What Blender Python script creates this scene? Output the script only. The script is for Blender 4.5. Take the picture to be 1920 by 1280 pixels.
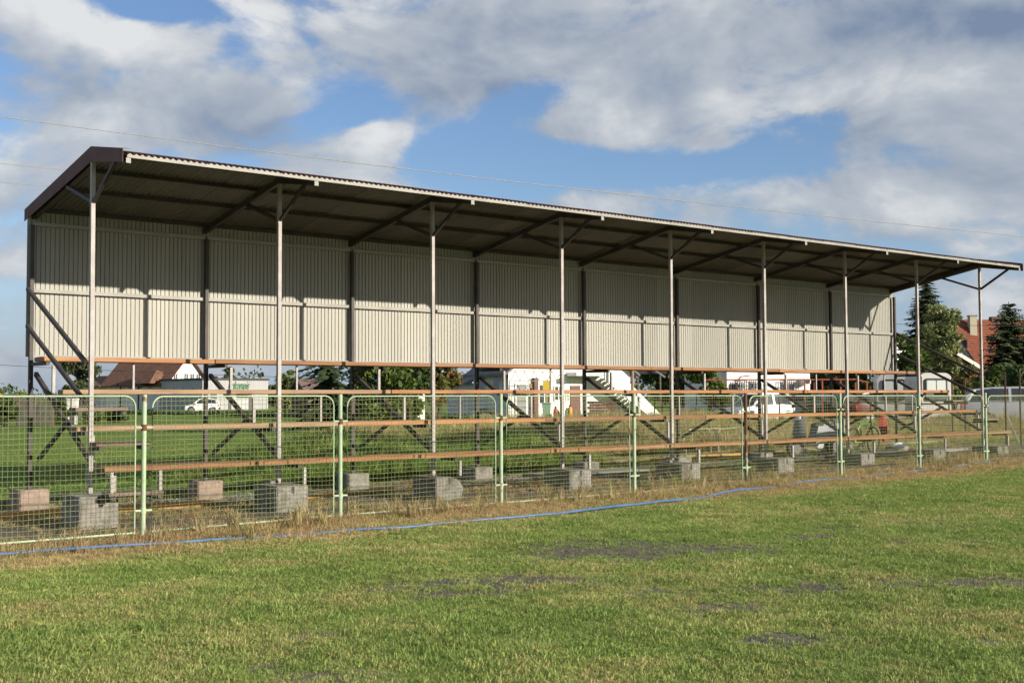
import bpy, bmesh, math, random
import numpy as np
from mathutils import Vector, Matrix

random.seed(7)
RNG = np.random.default_rng(11)
for o in list(bpy.data.objects):
    bpy.data.objects.remove(o)
scene = bpy.context.scene
COL = scene.collection
R = math.radians

# ------------------------------------------------------------------ camera
CAM = Vector((-5.726, -15.387, 1.60))
YAW, PITCH, ROLL = 0.6866, 0.0449, -0.004
FW = Vector((math.sin(YAW) * math.cos(PITCH), math.cos(YAW) * math.cos(PITCH), math.sin(PITCH)))
RT = Vector((math.cos(YAW), -math.sin(YAW), 0.0))
UP = RT.cross(FW)
RT2 = RT * math.cos(ROLL) + UP * math.sin(ROLL)
UP2 = -RT * math.sin(ROLL) + UP * math.cos(ROLL)
cam_d = bpy.data.cameras.new("camera")
cam_d.sensor_width = 36.0
cam_d.lens = 36.0 * 2300.0 / 1920.0
cam_d.clip_end = 3000.0
cam = bpy.data.objects.new("camera", cam_d)
m3 = Matrix((RT2, UP2, -FW)).transposed()
cam.matrix_world = Matrix.Translation(CAM) @ m3.to_4x4()
COL.objects.link(cam)
scene.camera = cam

# ------------------------------------------------------------------ sun
SUN_FROM = Vector((0.388, -1.0, 0.373)).normalized()
sun_d = bpy.data.lights.new("sun", 'SUN')
sun_d.energy = 5.0
sun_d.angle = R(0.53)
sun_d.color = (1.0, 0.905, 0.76)
sun = bpy.data.objects.new("sun", sun_d)
sun.rotation_euler = SUN_FROM.to_track_quat('Z', 'Y').to_euler()
sun.location = (0, -40, 40)
COL.objects.link(sun)

scene.view_settings.view_transform = 'Standard'
scene.view_settings.look = 'None'
scene.view_settings.exposure = 0.62
scene.view_settings.gamma = 1.0
scene.view_settings.use_curve_mapping = False
scene.cycles.max_bounces = 3
scene.cycles.diffuse_bounces = 2
scene.cycles.glossy_bounces = 1
scene.cycles.transmission_bounces = 2
scene.cycles.use_adaptive_sampling = True
scene.cycles.adaptive_threshold = 0.02
scene.cycles.use_light_tree = False
scene.cycles.transparent_max_bounces = 4
scene.cycles.use_denoising = True

# ------------------------------------------------------------------ sky
world = bpy.data.worlds.new("World")
scene.world = world
world.cycles.sampling_method = 'MANUAL'
world.cycles.sample_map_resolution = 256
world.use_nodes = True


class NT:
    """small helper for building node trees"""
    def __init__(self, tree):
        self.t = tree
        tree.nodes.clear()

    def n(self, typ, **kw):
        nd = self.t.nodes.new(typ)
        for k, v in kw.items():
            setattr(nd, k, v)
        return nd

    def l(self, a, b):
        self.t.links.new(a, b)

    def setin(self, sock, v):
        if hasattr(v, 'is_output'):
            self.l(v, sock)
        else:
            sock.default_value = v

    def m(self, op, a, b=None, c=None, clamp=False):
        nd = self.n('ShaderNodeMath', operation=op, use_clamp=clamp)
        for i, v in enumerate((a, b, c)):
            if v is not None:
                self.setin(nd.inputs[i], v)
        return nd.outputs[0]

    def vm(self, op, a, b=None):
        nd = self.n('ShaderNodeVectorMath', operation=op)
        self.setin(nd.inputs[0], a)
        if b is not None:
            self.setin(nd.inputs[1], b)
        return nd.outputs['Value'] if op == 'DOT_PRODUCT' else nd.outputs[0]

    def mix(self, f, a, b, blend='MIX'):
        nd = self.n('ShaderNodeMix', data_type='RGBA', blend_type=blend)
        self.setin(nd.inputs[0], f)
        self.setin(nd.inputs[6], a)
        self.setin(nd.inputs[7], b)
        return nd.outputs[2]

    def noise(self, vec, scale, detail=4.0, rough=0.55, dist=0.0, lac=2.0):
        nd = self.n('ShaderNodeTexNoise')
        if vec is not None:
            self.l(vec, nd.inputs['Vector'])
        nd.inputs['Scale'].default_value = scale
        nd.inputs['Detail'].default_value = detail
        nd.inputs['Roughness'].default_value = rough
        nd.inputs['Distortion'].default_value = dist
        nd.inputs['Lacunarity'].default_value = lac
        return nd.outputs['Fac']

    def ramp(self, f, stops, interp='LINEAR'):
        nd = self.n('ShaderNodeValToRGB')
        nd.color_ramp.interpolation = interp
        els = nd.color_ramp.elements
        while len(els) < len(stops):
            els.new(0.5)
        for e, (p, c) in zip(els, stops):
            e.position = p
            e.color = c if len(c) == 4 else (*c, 1)
        self.setin(nd.inputs[0], f)
        return nd.outputs[0]

    def sstep(self, v, lo, hi):
        nd = self.n('ShaderNodeMapRange', interpolation_type='SMOOTHSTEP')
        self.setin(nd.inputs[0], v)
        nd.inputs[1].default_value = lo
        nd.inputs[2].default_value = hi
        return nd.outputs[0]


def build_sky():
    t = NT(world.node_tree)
    out = t.n('ShaderNodeOutputWorld')
    bg = t.n('ShaderNodeBackground')
    sky = t.n('ShaderNodeTexSky')
    sky.sky_type = 'NISHITA'
    sky.sun_disc = False
    sky.sun_elevation = math.asin(SUN_FROM.z)
    sky.sun_rotation = math.atan2(SUN_FROM.x, SUN_FROM.y)
    sky.altitude = 200
    sky.air_density = 1.0
    sky.dust_density = 0.6
    sky.ozone_density = 1.6
    tc = t.n('ShaderNodeTexCoord')
    d = t.vm('NORMALIZE', tc.outputs['Generated'])
    right = t.vm('DOT_PRODUCT', d, (RT.x, RT.y, 0))
    fwd = t.vm('DOT_PRODUCT', d, (-RT.y, RT.x, 0))
    sep = t.n('ShaderNodeSeparateXYZ')
    t.l(d, sep.inputs[0])
    z = sep.outputs[2]
    az = t.m('ARCTAN2', right, fwd)
    el = t.m('ARCSINE', z)
    # billowing cloud field over the whole sphere of directions
    p = t.vm('MULTIPLY', d, (1.0, 1.0, 1.75))
    p = t.vm('ADD', p, (0.37, 0.11, 0.05))
    off = t.vm('ADD', p, (RT.x * 0.022, RT.y * 0.022, 0.050))
    n1 = t.noise(p, 7.5, 7, 0.56, 0.35)
    n2 = t.noise(off, 7.5, 4, 0.5, 0.35)
    n4 = t.noise(p, 24.0, 4, 0.6, 0.2)

    def blob(px, py, sx, sy, a):
        """soft weather patch round one direction of the sky"""
        u = t.m('DIVIDE', t.m('SUBTRACT', az, math.atan((px - 960) / 2300)), sx / 2300)
        v = t.m('DIVIDE', t.m('SUBTRACT', el, (738 - py) / 2300), sy / 2300)
        r2 = t.m('ADD', t.m('MULTIPLY', u, u), t.m('MULTIPLY', v, v))
        return t.m('MULTIPLY', t.m('POWER', 2.718, t.m('MULTIPLY', r2, -1.0)), a)

    def total(lst):
        s = None
        for b in lst:
            w = blob(*b)
            s = w if s is None else t.m('ADD', s, w)
        return s
    bias = total([(270, 42, 130, 34, -0.30), (430, 120, 70, 34, -0.12), (655, 215, 110, 70, -0.34), (900, 285, 190, 50, -0.30),
                  (1210, 322, 270, 30, -0.22), (1060, 172, 60, 22, -0.14), (1560, 240, 110, 18, -0.10), (30, 590, 120, 60, -0.12),
                  (705, 268, 64, 40, 0.52), (290, 112, 140, 42, 0.26), (40, 70, 100, 70, 0.20),
                  (300, 225, 330, 62, 0.22), (860, 120, 250, 75, 0.22), (1450, 130, 420, 110, 0.20),
                  (1650, 385, 520, 55, 0.20), (1080, 240, 150, 24, 0.26), (1820, 80, 260, 60, 0.30), (1330, 270, 60, 14, 0.2)])
    fine = t.m('MULTIPLY', t.m('SUBTRACT', n4, 0.5), 0.22)
    dens = t.m('ADD', t.m('ADD', n1, fine), t.m('ADD', bias, 0.03))
    cover = t.sstep(dens, 0.43, 0.61)
    relief = t.m('MULTIPLY', t.m('SUBTRACT', n1, n2), 1.7)
    dark = total([(1800, 90, 300, 55, -0.42), (470, 250, 200, 60, -0.24), (850, 165, 140, 50, -0.30),
                  (705, 255, 70, 40, 0.50), (300, 100, 160, 45, 0.50), (40, 90, 130, 60, 0.34), (520, 50, 120, 40, 0.2), (1750, 400, 420, 60, 0.14)])
    b = t.m('ADD', t.m('ADD', 0.56, relief), t.m('ADD', dark, t.m('MULTIPLY', fine, 1.6)), clamp=True)
    ccol = t.ramp(b, [(0.0, (0.22, 0.29, 0.42)), (0.35, (0.39, 0.445, 0.53)), (0.65, (0.545, 0.585, 0.64)), (1.0, (0.86, 0.87, 0.87))])
    K = 0.122
    skyc = t.mix(1.0, sky.outputs[0], (K * 0.92, K * 1.02, K * 1.22, 1), 'MULTIPLY')
    hz = t.m('SUBTRACT', 1.0, t.sstep(el, 0.0, 0.17))
    skyc2 = t.mix(t.m('MULTIPLY', hz, 0.8), skyc, (0.37, 0.47, 0.64, 1))
    col = t.mix(t.m('MULTIPLY', cover, 0.93), skyc2, ccol)
    t.l(col, bg.inputs[0])
    bg.inputs[1].default_value = 0.60
    t.l(bg.outputs[0], out.inputs[0])


build_sky()

# ------------------------------------------------------------------ helpers
L, DB = 2.654, 2.36            # bay length, depth to the back posts


def gz(x, y):
    """gentle fall of the ground along the stand"""
    x = np.clip(x, -12.0, 26.0)
    return 0.0095 * x + 0.010 * np.sin(0.9 * x + 1.3 * np.asarray(y) * 0.4) + 0.02


def fbm(x, y, seed=0, oct=4, f=1.0):
    x = np.asarray(x, float)
    y = np.asarray(y, float)
    tot = np.zeros_like(x)
    amp, nrm = 1.0, 0.0
    for k in range(oct):
        xs, ys = x * f + 17.3 * k + seed * 5.1, y * f - 9.7 * k + seed * 3.3
        xi, yi = np.floor(xs), np.floor(ys)
        xf, yf = xs - xi, ys - yi
        xf = xf * xf * (3 - 2 * xf)
        yf = yf * yf * (3 - 2 * yf)

        def h(a, b):
            v = np.sin(a * 127.1 + b * 311.7 + seed * 74.7) * 43758.5453
            return v - np.floor(v)
        v = (h(xi, yi) * (1 - xf) + h(xi + 1, yi) * xf) * (1 - yf) + (h(xi, yi + 1) * (1 - xf) + h(xi + 1, yi + 1) * xf) * yf
        tot += v * amp
        nrm += amp
        amp *= 0.5
        f *= 2.1
    return tot / nrm


def tag(o, label=None, cat=None, group=None, kind=None):
    if label:
        o["label"] = label
    if cat:
        o["category"] = cat
    if group:
        o["group"] = group
    if kind:
        o["kind"] = kind
    return o


def empty(name, loc=(0, 0, 0), rz=0.0):
    o = bpy.data.objects.new(name, None)
    o.location = loc
    o.rotation_euler = (0, 0, rz)
    o.empty_display_size = 0.2
    COL.objects.link(o)
    return o


class MB:
    """collects shapes into one mesh"""
    def __init__(self):
        self.v, self.f, self.mi = [], [], []

    def add(self, vs, fs, mi=0):
        b = len(self.v)
        self.v += [tuple(p) for p in vs]
        for f in fs:
            self.f.append(tuple(i + b for i in f))
            self.mi.append(mi)
        return self

    def box(self, x0, x1, y0, y1, z0, z1, mi=0):
        vs = [(x0, y0, z0), (x1, y0, z0), (x1, y1, z0), (x0, y1, z0), (x0, y0, z1), (x1, y0, z1), (x1, y1, z1), (x0, y1, z1)]
        return self.add(vs, [(0, 3, 2, 1), (4, 5, 6, 7), (0, 1, 5, 4), (1, 2, 6, 5), (2, 3, 7, 6), (3, 0, 4, 7)], mi)

    def bar(self, p, q, w, h, up=(0, 0, 1), mi=0):
        p, q, up = Vector(p), Vector(q), Vector(up)
        d = (q - p).normalized()
        s = d.cross(up)
        if s.length < 1e-4:
            s = d.cross(Vector((1, 0, 0)))
        s.normalize()
        u = s.cross(d)
        vs = []
        for c in (p, q):
            for a, b in ((-1, -1), (1, -1), (1, 1), (-1, 1)):
                vs.append(c + s * (a * w / 2) + u * (b * h / 2))
        return self.add(vs, [(0, 1, 2, 3), (7, 6, 5, 4), (0, 4, 5, 1), (1, 5, 6, 2), (2, 6, 7, 3), (3, 7, 4, 0)], mi)

    def tube(self, pts, r, n=8, mi=0, caps=True):
        pts = [Vector(p) for p in pts]
        rs = r if isinstance(r, (list, tuple)) else [r] * len(pts)
        rings = []
        up = Vector((0, 0, 1))
        for i, p in enumerate(pts):
            d = (pts[min(i + 1, len(pts) - 1)] - pts[max(i - 1, 0)]).normalized()
            s = d.cross(up)
            if s.length < 1e-3:
                s = d.cross(Vector((1, 0, 0)))
            s.normalize()
            u = s.cross(d)
            rings.append([p + (s * math.cos(2 * math.pi * k / n) + u * math.sin(2 * math.pi * k / n)) * rs[i] for k in range(n)])
        vs = [p for rg in rings for p in rg]
        fs = []
        for i in range(len(pts) - 1):
            for k in range(n):
                fs.append((i * n + k, (i + 1) * n + k, (i + 1) * n + (k + 1) % n, i * n + (k + 1) % n))
        if caps:
            fs.append(tuple(range(n)))
            fs.append(tuple((len(pts) - 1) * n + k for k in reversed(range(n))))
        return self.add(vs, fs, mi)

    def lathe(self, c, axis, prof, n=16, mi=0):
        """prof: list of (radius, height along axis)"""
        ax = Vector(axis).normalized()
        s = ax.orthogonal().normalized()
        u = ax.cross(s)
        c = Vector(c)
        vs = []
        for r, h in prof:
            for k in range(n):
                a = 2 * math.pi * k / n
                vs.append(c + ax * h + (s * math.cos(a) + u * math.sin(a)) * r)
        fs = []
        for i in range(len(prof) - 1):
            for k in range(n):
                fs.append((i * n + k, i * n + (k + 1) % n, (i + 1) * n + (k + 1) % n, (i + 1) * n + k))
        fs.append(tuple(reversed(range(n))))
        fs.append(tuple((len(prof) - 1) * n + k for k in range(n)))
        return self.add(vs, fs, mi)

    def prism(self, poly, y0, y1, mi=0):
        """poly in (x, z), extruded along y"""
        n = len(poly)
        vs = [(x, y0, z) for x, z in poly] + [(x, y1, z) for x, z in poly]
        fs = [tuple(range(n)), tuple(reversed(range(n, 2 * n)))]
        for k in range(n):
            fs.append((k, n + k, n + (k + 1) % n, (k + 1) % n))
        return self.add(vs, fs, mi)

    def sweep_sections(self, secs, mi=0, caps=True):
        """secs: list of closed rings with equal counts"""
        n = len(secs[0])
        vs = [p for s in secs for p in s]
        fs = []
        for i in range(len(secs) - 1):
            for k in range(n):
                fs.append((i * n + k, (i + 1) * n + k, (i + 1) * n + (k + 1) % n, i * n + (k + 1) % n))
        if caps:
            fs.append(tuple(range(n)))
            fs.append(tuple((len(secs) - 1) * n + k for k in reversed(range(n))))
        return self.add(vs, fs, mi)

    def mesh(self, name, mats, smooth=False, fix=True):
        me = bpy.data.meshes.new(name)
        me.from_pydata(self.v, [], self.f)
        for m in (mats if isinstance(mats, (list, tuple)) else [mats]):
            me.materials.append(m)
        me.polygons.foreach_set('material_index', self.mi)
        if fix:
            bm = bmesh.new()
            bm.from_mesh(me)
            bmesh.ops.recalc_face_normals(bm, faces=bm.faces)
            bm.to_mesh(me)
            bm.free()
        if smooth:
            me.polygons.foreach_set('use_smooth', [True] * len(me.polygons))
            try:
                me.set_sharp_from_angle(angle=R(40))
            except Exception:
                pass
        me.update()
        return me

    def build(self, name, mats, parent=None, smooth=False, bevel=0.0, loc=None, rot=None, fix=True, segs=1):
        me = self.mesh(name, mats, smooth, fix)
        if bevel > 0:
            bm = bmesh.new()
            bm.from_mesh(me)
            bmesh.ops.bevel(bm, geom=[e for e in bm.edges if e.calc_face_angle(0) > 0.5], offset=bevel, segments=segs, affect='EDGES', clamp_overlap=True)
            bm.to_mesh(me)
            bm.free()
        return link(name, me, parent, loc, rot)


def link(name, me, parent=None, loc=None, rot=None):
    o = bpy.data.objects.new(name, me)
    if parent is not None:
        o.parent = parent
    if loc is not None:
        o.location = loc
    if rot is not None:
        o.rotation_euler = rot
    COL.objects.link(o)
    return o


def np_mesh(name, V, F, mat, mi=None, mats=None):
    """fast mesh from arrays; F is (n,3) or (n,4)"""
    me = bpy.data.meshes.new(name)
    V = np.asarray(V, np.float32)
    F = np.asarray(F, np.int32)
    k = F.shape[1]
    me.vertices.add(len(V))
    me.vertices.foreach_set('co', V.ravel())
    me.loops.add(F.size)
    me.loops.foreach_set('vertex_index', F.ravel())
    me.polygons.add(len(F))
    me.polygons.foreach_set('loop_start', np.arange(0, F.size, k, dtype=np.int32))
    for m in (mats or [mat]):
        me.materials.append(m)
    if mi is not None:
        me.polygons.foreach_set('material_index', np.asarray(mi, np.int32))
    me.update(calc_edges=True)
    me.validate()
    return me


# ------------------------------------------------------------------ materials
MATS = {}


def M(name, c1, c2=None, scale=6.0, rough=0.7, bump=0.0, bscale=None, metal=0.0, stretch=(1, 1, 1), lo=0.35, hi=0.65,
      c3=None, s3=1.5, lo3=0.55, hi3=0.7, spec=0.4, detail=5, trans=0.0, rvar=0.0, coat=0.0):
    if name in MATS:
        return MATS[name]
    m = bpy.data.materials.new(name)
    m.use_nodes = True
    t = NT(m.node_tree)
    out = t.n('ShaderNodeOutputMaterial')
    b = t.n('ShaderNodeBsdfPrincipled')
    tc = t.n('ShaderNodeTexCoord')
    mp = t.n('ShaderNodeMapping')
    mp.inputs['Scale'].default_value = stretch
    t.l(tc.outputs['Object'], mp.inputs[0])
    info = t.n('ShaderNodeObjectInfo')
    vec = t.vm('ADD', mp.outputs[0], t.vm('MULTIPLY', info.outputs['Location'], (0.37, 0.53, 0.71)))
    rnd = info.outputs['Random']
    c1 = (*c1, 1)
    col = None
    if c2 is not None:
        n = t.noise(vec, scale, detail, 0.6)
        col = t.mix(t.sstep(n, lo, hi), c1, (*c2, 1))
    if c3 is not None:
        n3 = t.noise(vec, s3, 6, 0.65)
        col = t.mix(t.sstep(n3, lo3, hi3), col if col is not None else c1, (*c3, 1))
    if rvar > 0:
        k = t.m('ADD', t.m('MULTIPLY', rnd, 2 * rvar), 1 - rvar)
        cc = t.n('ShaderNodeCombineXYZ')
        for i in range(3):
            t.l(k, cc.inputs[i])
        col = t.mix(1.0, col if col is not None else c1, cc.outputs[0], 'MULTIPLY')
    if col is not None:
        t.l(col, b.inputs['Base Color'])
    else:
        b.inputs['Base Color'].default_value = c1
    b.inputs['Roughness'].default_value = rough
    b.inputs['Metallic'].default_value = metal
    b.inputs['Specular IOR Level'].default_value = spec
    if coat:
        b.inputs['Coat Weight'].default_value = coat
        b.inputs['Coat Roughness'].default_value = 0.08
    if bump > 0:
        bn = t.n('ShaderNodeBump')
        bn.inputs['Strength'].default_value = 0.6
        bn.inputs['Distance'].default_value = bump
        t.l(t.noise(vec, bscale or scale * 3, 5, 0.6), bn.inputs['Height'])
        t.l(bn.outputs[0], b.inputs['Normal'])
    sh = b.outputs[0]
    if trans > 0:
        tr = t.n('ShaderNodeBsdfTranslucent')
        if col is not None:
            t.l(col, tr.inputs[0])
        else:
            tr.inputs[0].default_value = c1
        mx = t.n('ShaderNodeMixShader')
        mx.inputs[0].default_value = trans
        t.l(sh, mx.inputs[1])
        t.l(tr.outputs[0], mx.inputs[2])
        sh = mx.outputs[0]
    t.l(sh, out.inputs[0])
    MATS[name] = m
    return m


def GLASS(name, tint=(0.02, 0.025, 0.03), rough=0.06):
    return M(name, tint, rough=rough, spec=0.8)


STEEL = M('post_steel', (0.37, 0.35, 0.33), (0.28, 0.25, 0.23), 3.0, 0.55, c3=(0.160, 0.096, 0.064), s3=2.2, lo3=0.64, hi3=0.74)
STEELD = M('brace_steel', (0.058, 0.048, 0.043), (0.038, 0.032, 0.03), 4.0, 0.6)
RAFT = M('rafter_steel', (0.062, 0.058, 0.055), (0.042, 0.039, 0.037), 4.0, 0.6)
EAVE = M('eave_steel', (0.28, 0.272, 0.245), (0.225, 0.217, 0.195), 3.0, 0.55)
WALLM = M('wall_sheet_paint', (0.318, 0.314, 0.272), (0.286, 0.283, 0.246), 1.1, 0.5, c3=(0.258, 0.254, 0.218), s3=0.6, stretch=(1, 1, 0.12), rvar=0.08)
ROOFT = M('roof_maroon', (0.085, 0.020, 0.018), (0.06, 0.015, 0.014), 3.0, 0.6, spec=0.2)
ROOFB = M('roof_backcoat', (0.130, 0.136, 0.118), (0.108, 0.114, 0.098), 1.5, 0.6, stretch=(1, 0.2, 1), rvar=0.22)
FASC = M('fascia_maroon', (0.135, 0.066, 0.058), (0.105, 0.052, 0.046), 3.0, 0.6, spec=0.15)
WOOD = M('bench_wood', (0.30, 0.140, 0.050), (0.19, 0.078, 0.028), 5.0, 0.65, stretch=(0.35, 6, 6), lo=0.3, hi=0.72,
         c3=(0.300, 0.198, 0.114), s3=0.9, lo3=0.50, hi3=0.75, rvar=0.24, detail=6)
WOODP = M('pale_weathered_wood', (0.300, 0.198, 0.120), (0.216, 0.129, 0.072), 5.0, 0.7, stretch=(0.35, 6, 6), c3=(0.198, 0.150, 0.114), s3=1.0, rvar=0.12)
WOODG = M('grey_wood', (0.162, 0.114, 0.090), (0.120, 0.084, 0.066), 6.0, 0.75, stretch=(0.4, 6, 6), rvar=0.12)
TIMBER = M('fresh_timber', (0.52, 0.30, 0.085), (0.42, 0.22, 0.055), 6.0, 0.7, stretch=(0.4, 6, 6), rvar=0.1)
CONC = M('concrete', (0.252, 0.238, 0.213), (0.189, 0.178, 0.161), 9.0, 0.9, 0.004, 40, c3=(0.11, 0.105, 0.085), s3=3.5, lo3=0.48, hi3=0.66, rvar=0.14)
CONCK = M('warm_lit_concrete', (0.30, 0.225, 0.185), (0.235, 0.175, 0.145), 9.0, 0.9, 0.004, 40, c3=(0.16, 0.14, 0.12), s3=2.5, lo3=0.5, hi3=0.75)  # concrete tinted pink to carry warm light in its colour
CONCP = M('pale_concrete', (0.276, 0.258, 0.216), (0.216, 0.201, 0.168), 7.0, 0.9, 0.004, 40, rvar=0.08)
FENCE = M('fence_green_paint', (0.33, 0.42, 0.27), (0.28, 0.37, 0.23), 8.0, 0.45, c3=(0.168, 0.072, 0.030), s3=6.0, lo3=0.61, hi3=0.68, rvar=0.08)
FENCER = M('fence_rusty_paint', (0.144, 0.060, 0.027), (0.102, 0.039, 0.018), 9.0, 0.8, c3=(0.240, 0.342, 0.204), s3=2.4, lo3=0.52, hi3=0.60)
WIRE = M('wire_green', (0.22, 0.27, 0.115), (0.19, 0.19, 0.09), 3.0, 0.5, c3=(0.180, 0.114, 0.054), s3=3.0, lo3=0.58, hi3=0.70)
RUST = M('rust', (0.132, 0.051, 0.024), (0.090, 0.033, 0.018), 8.0, 0.85)
HOSE = M('blue_hose', (0.075, 0.15, 0.29), (0.05, 0.11, 0.23), 4.0, 0.35, c3=(0.17, 0.22, 0.29), s3=2.0)
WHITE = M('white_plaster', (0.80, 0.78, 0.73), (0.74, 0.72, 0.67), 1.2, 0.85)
WHITED = M('grey_and_shaded_plaster', (0.62, 0.62, 0.62), (0.54, 0.54, 0.54), 0.8, 0.9)  # darker white plaster; shade on flank and barn walls put into the colour
DARK = M('dark_opening', (0.03, 0.03, 0.03), rough=0.6)
BLACKR = M('black_rubber', (0.022, 0.022, 0.022), (0.035, 0.033, 0.03), 10, 0.75)
CHROME = M('chrome', (0.72, 0.72, 0.74), rough=0.18, metal=1.0)
ALU = M('aluminium', (0.330, 0.336, 0.342), (0.276, 0.276, 0.276), 6, 0.45, metal=0.7)
WINDOW = GLASS('window_glass', (0.05, 0.06, 0.07))
BARK = M('bark', (0.069, 0.051, 0.036), (0.036, 0.027, 0.020), 9, 0.9, 0.01, 14)
WHITEP = M('white_plastic', (0.75, 0.75, 0.73), rough=0.4)


def grass_mat(name, greens, drys, trans=0.35):
    m = bpy.data.materials.new(name)
    m.use_nodes = True
    t = NT(m.node_tree)
    out = t.n('ShaderNodeOutputMaterial')
    a = t.n('ShaderNodeAttribute', attribute_type='INSTANCER', attribute_name='tint')
    b = t.n('ShaderNodeAttribute', attribute_type='INSTANCER', attribute_name='shade')
    u = t.n('ShaderNodeAttribute', attribute_type='GEOMETRY', attribute_name='blade')
    c = t.ramp(t.m('ADD', a.outputs['Fac'], t.m('MULTIPLY', t.m('SUBTRACT', u.outputs['Fac'], 0.5), 0.55)),
               [(0.0, greens[0]), (0.38, greens[1]), (0.62, drys[0]), (1.0, drys[1])])
    cc = t.n('ShaderNodeCombineXYZ')
    for i in range(3):
        t.l(b.outputs['Fac'], cc.inputs[i])
    c = t.mix(1.0, c, cc.outputs[0], 'MULTIPLY')
    df = t.n('ShaderNodeBsdfPrincipled')
    df.inputs['Roughness'].default_value = 0.65
    df.inputs['Specular IOR Level'].default_value = 0.25
    t.l(c, df.inputs['Base Color'])
    tr = t.n('ShaderNodeBsdfTranslucent')
    t.l(c, tr.inputs[0])
    mx = t.n('ShaderNodeMixShader')
    mx.inputs[0].default_value = trans
    t.l(df.outputs[0], mx.inputs[1])
    t.l(tr.outputs[0], mx.inputs[2])
    t.l(mx.outputs[0], out.inputs[0])
    return m


LAWN_M = grass_mat('lawn_blades', [(0.185, 0.278, 0.062), (0.325, 0.375, 0.110)], [(0.45, 0.38, 0.165), (0.53, 0.36, 0.19)], 0.3)
WEED_M = grass_mat('weed_blades', [(0.10, 0.20, 0.038), (0.26, 0.33, 0.08)], [(0.36, 0.31, 0.13), (0.46, 0.36, 0.20)])


def ground_mat():
    m = bpy.data.materials.new('ground_soil')
    m.use_nodes = True
    t = NT(m.node_tree)
    out = t.n('ShaderNodeOutputMaterial')
    b = t.n('ShaderNodeBsdfPrincipled')
    g = t.n('ShaderNodeNewGeometry')
    p = g.outputs['Position']
    sp = t.n('ShaderNodeSeparateXYZ')
    t.l(p, sp.inputs[0])
    y = sp.outputs[1]
    w = t.m('MULTIPLY', t.m('SUBTRACT', t.noise(p, 0.8, 2), 0.5), 1.6)
    yy = t.m('ADD', y, w)
    soil = t.ramp(t.noise(p, 7.0, 5, 0.7), [(0.3, (0.08, 0.068, 0.055)), (0.5, (0.14, 0.115, 0.088)), (0.72, (0.24, 0.205, 0.16))])
    lawn = t.ramp(t.noise(p, 2.2, 5, 0.7), [(0.28, (0.13, 0.16, 0.045)), (0.5, (0.22, 0.24, 0.075)), (0.75, (0.32, 0.29, 0.12))])
    dry = t.ramp(t.noise(p, 3.0, 4, 0.7), [(0.28, (0.15, 0.105, 0.055)), (0.5, (0.27, 0.195, 0.10)), (0.75, (0.38, 0.28, 0.16))])
    mead = t.ramp(t.noise(p, 0.25, 6, 0.75), [(0.3, (0.060, 0.115, 0.020)), (0.5, (0.115, 0.175, 0.032)), (0.72, (0.20, 0.21, 0.06))])
    at = t.n('ShaderNodeAttribute', attribute_type='GEOMETRY', attribute_name='bare')
    grey = t.ramp(t.noise(p, 9.0, 4, 0.7), [(0.3, (0.078, 0.069, 0.054)), (0.7, (0.175, 0.155, 0.118))])
    lawn = t.mix(t.sstep(at.outputs['Fac'], 0.1, 0.9), lawn, grey)
    c = t.mix(t.sstep(yy, -3.2, -2.4), lawn, dry)
    c = t.mix(t.sstep(yy, -1.6, -0.9), c, soil)
    c = t.mix(t.sstep(yy, 2.7, 3.6), c, mead)
    t.l(c, b.inputs['Base Color'])
    b.inputs['Roughness'].default_value = 0.95
    b.inputs['Specular IOR Level'].default_value = 0.1
    bn = t.n('ShaderNodeBump')
    bn.inputs['Strength'].default_value = 0.8
    bn.inputs['Distance'].default_value = 0.03
    t.l(t.noise(p, 14.0, 3, 0.7), bn.inputs['Height'])
    t.l(bn.outputs[0], b.inputs['Normal'])
    t.l(b.outputs[0], out.inputs[0])
    return m


# ------------------------------------------------------------------ ground
def bare(x, y, speckle=False):
    """how far the turf is worn down to grey soil, 0..1"""
    m = np.zeros_like(x)
    for cx, cy, ra, rb, st in ((3.09, -6.56, .85, .60, 1.1), (3.5, -6.95, .7, .5, .9), (.79, -7.21, .65, .42, 1.05), (.11, -7.31, .5, .25, .9), (1.15, -7.55, .45, .25, .8),
                               (-1.51, -8.15, .26, .15, .62), (-2.1, -8.79, .22, .12, .7), (-2.05, -9.2, .28, .13, .7), (2.47, -9.18, .5, .3, .85), (2.98, -9.28, .45, .25, .75),
                               (1.24, -9.35, .3, .18, .62), (3.86, -10.1, .5, .3, 1.), (.73, -10.3, .25, .14, .9), (1.44, -8.56, .3, .16, .8), (-.14, -7.07, .4, .15, .7),
                               (5.2, -7.2, .5, .3, .65), (6.0, -8.3, .5, .3, .65), (4.2, -8.3, .4, .2, .6), (7.2, -7.4, .5, .3, .6), (6.0, -6.8, .5, .25, .6), (1.55, -11.2, .2, .12, .8)):
        c, s_ = math.cos(-.7), math.sin(-.7)
        u = ((x - cx) * c + (y - cy) * s_) / (ra * 1.45)
        v = (-(x - cx) * s_ + (y - cy) * c) / (rb * 1.5)
        m = np.maximum(m, st * np.exp(-(u * u + v * v)))
    if speckle:
        return np.clip(m * 1.05 + (fbm(x, y, 21, 4, 2.0) - .5) * .9 + (fbm(x, y, 23, 3, 11.0) - .5) * 1.5 - .02, 0, 1)
    return np.clip((m + (fbm(x, y, 21, 4, 2.0) - .5) * .9 - .12) * 1.5, 0, 1)


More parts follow.
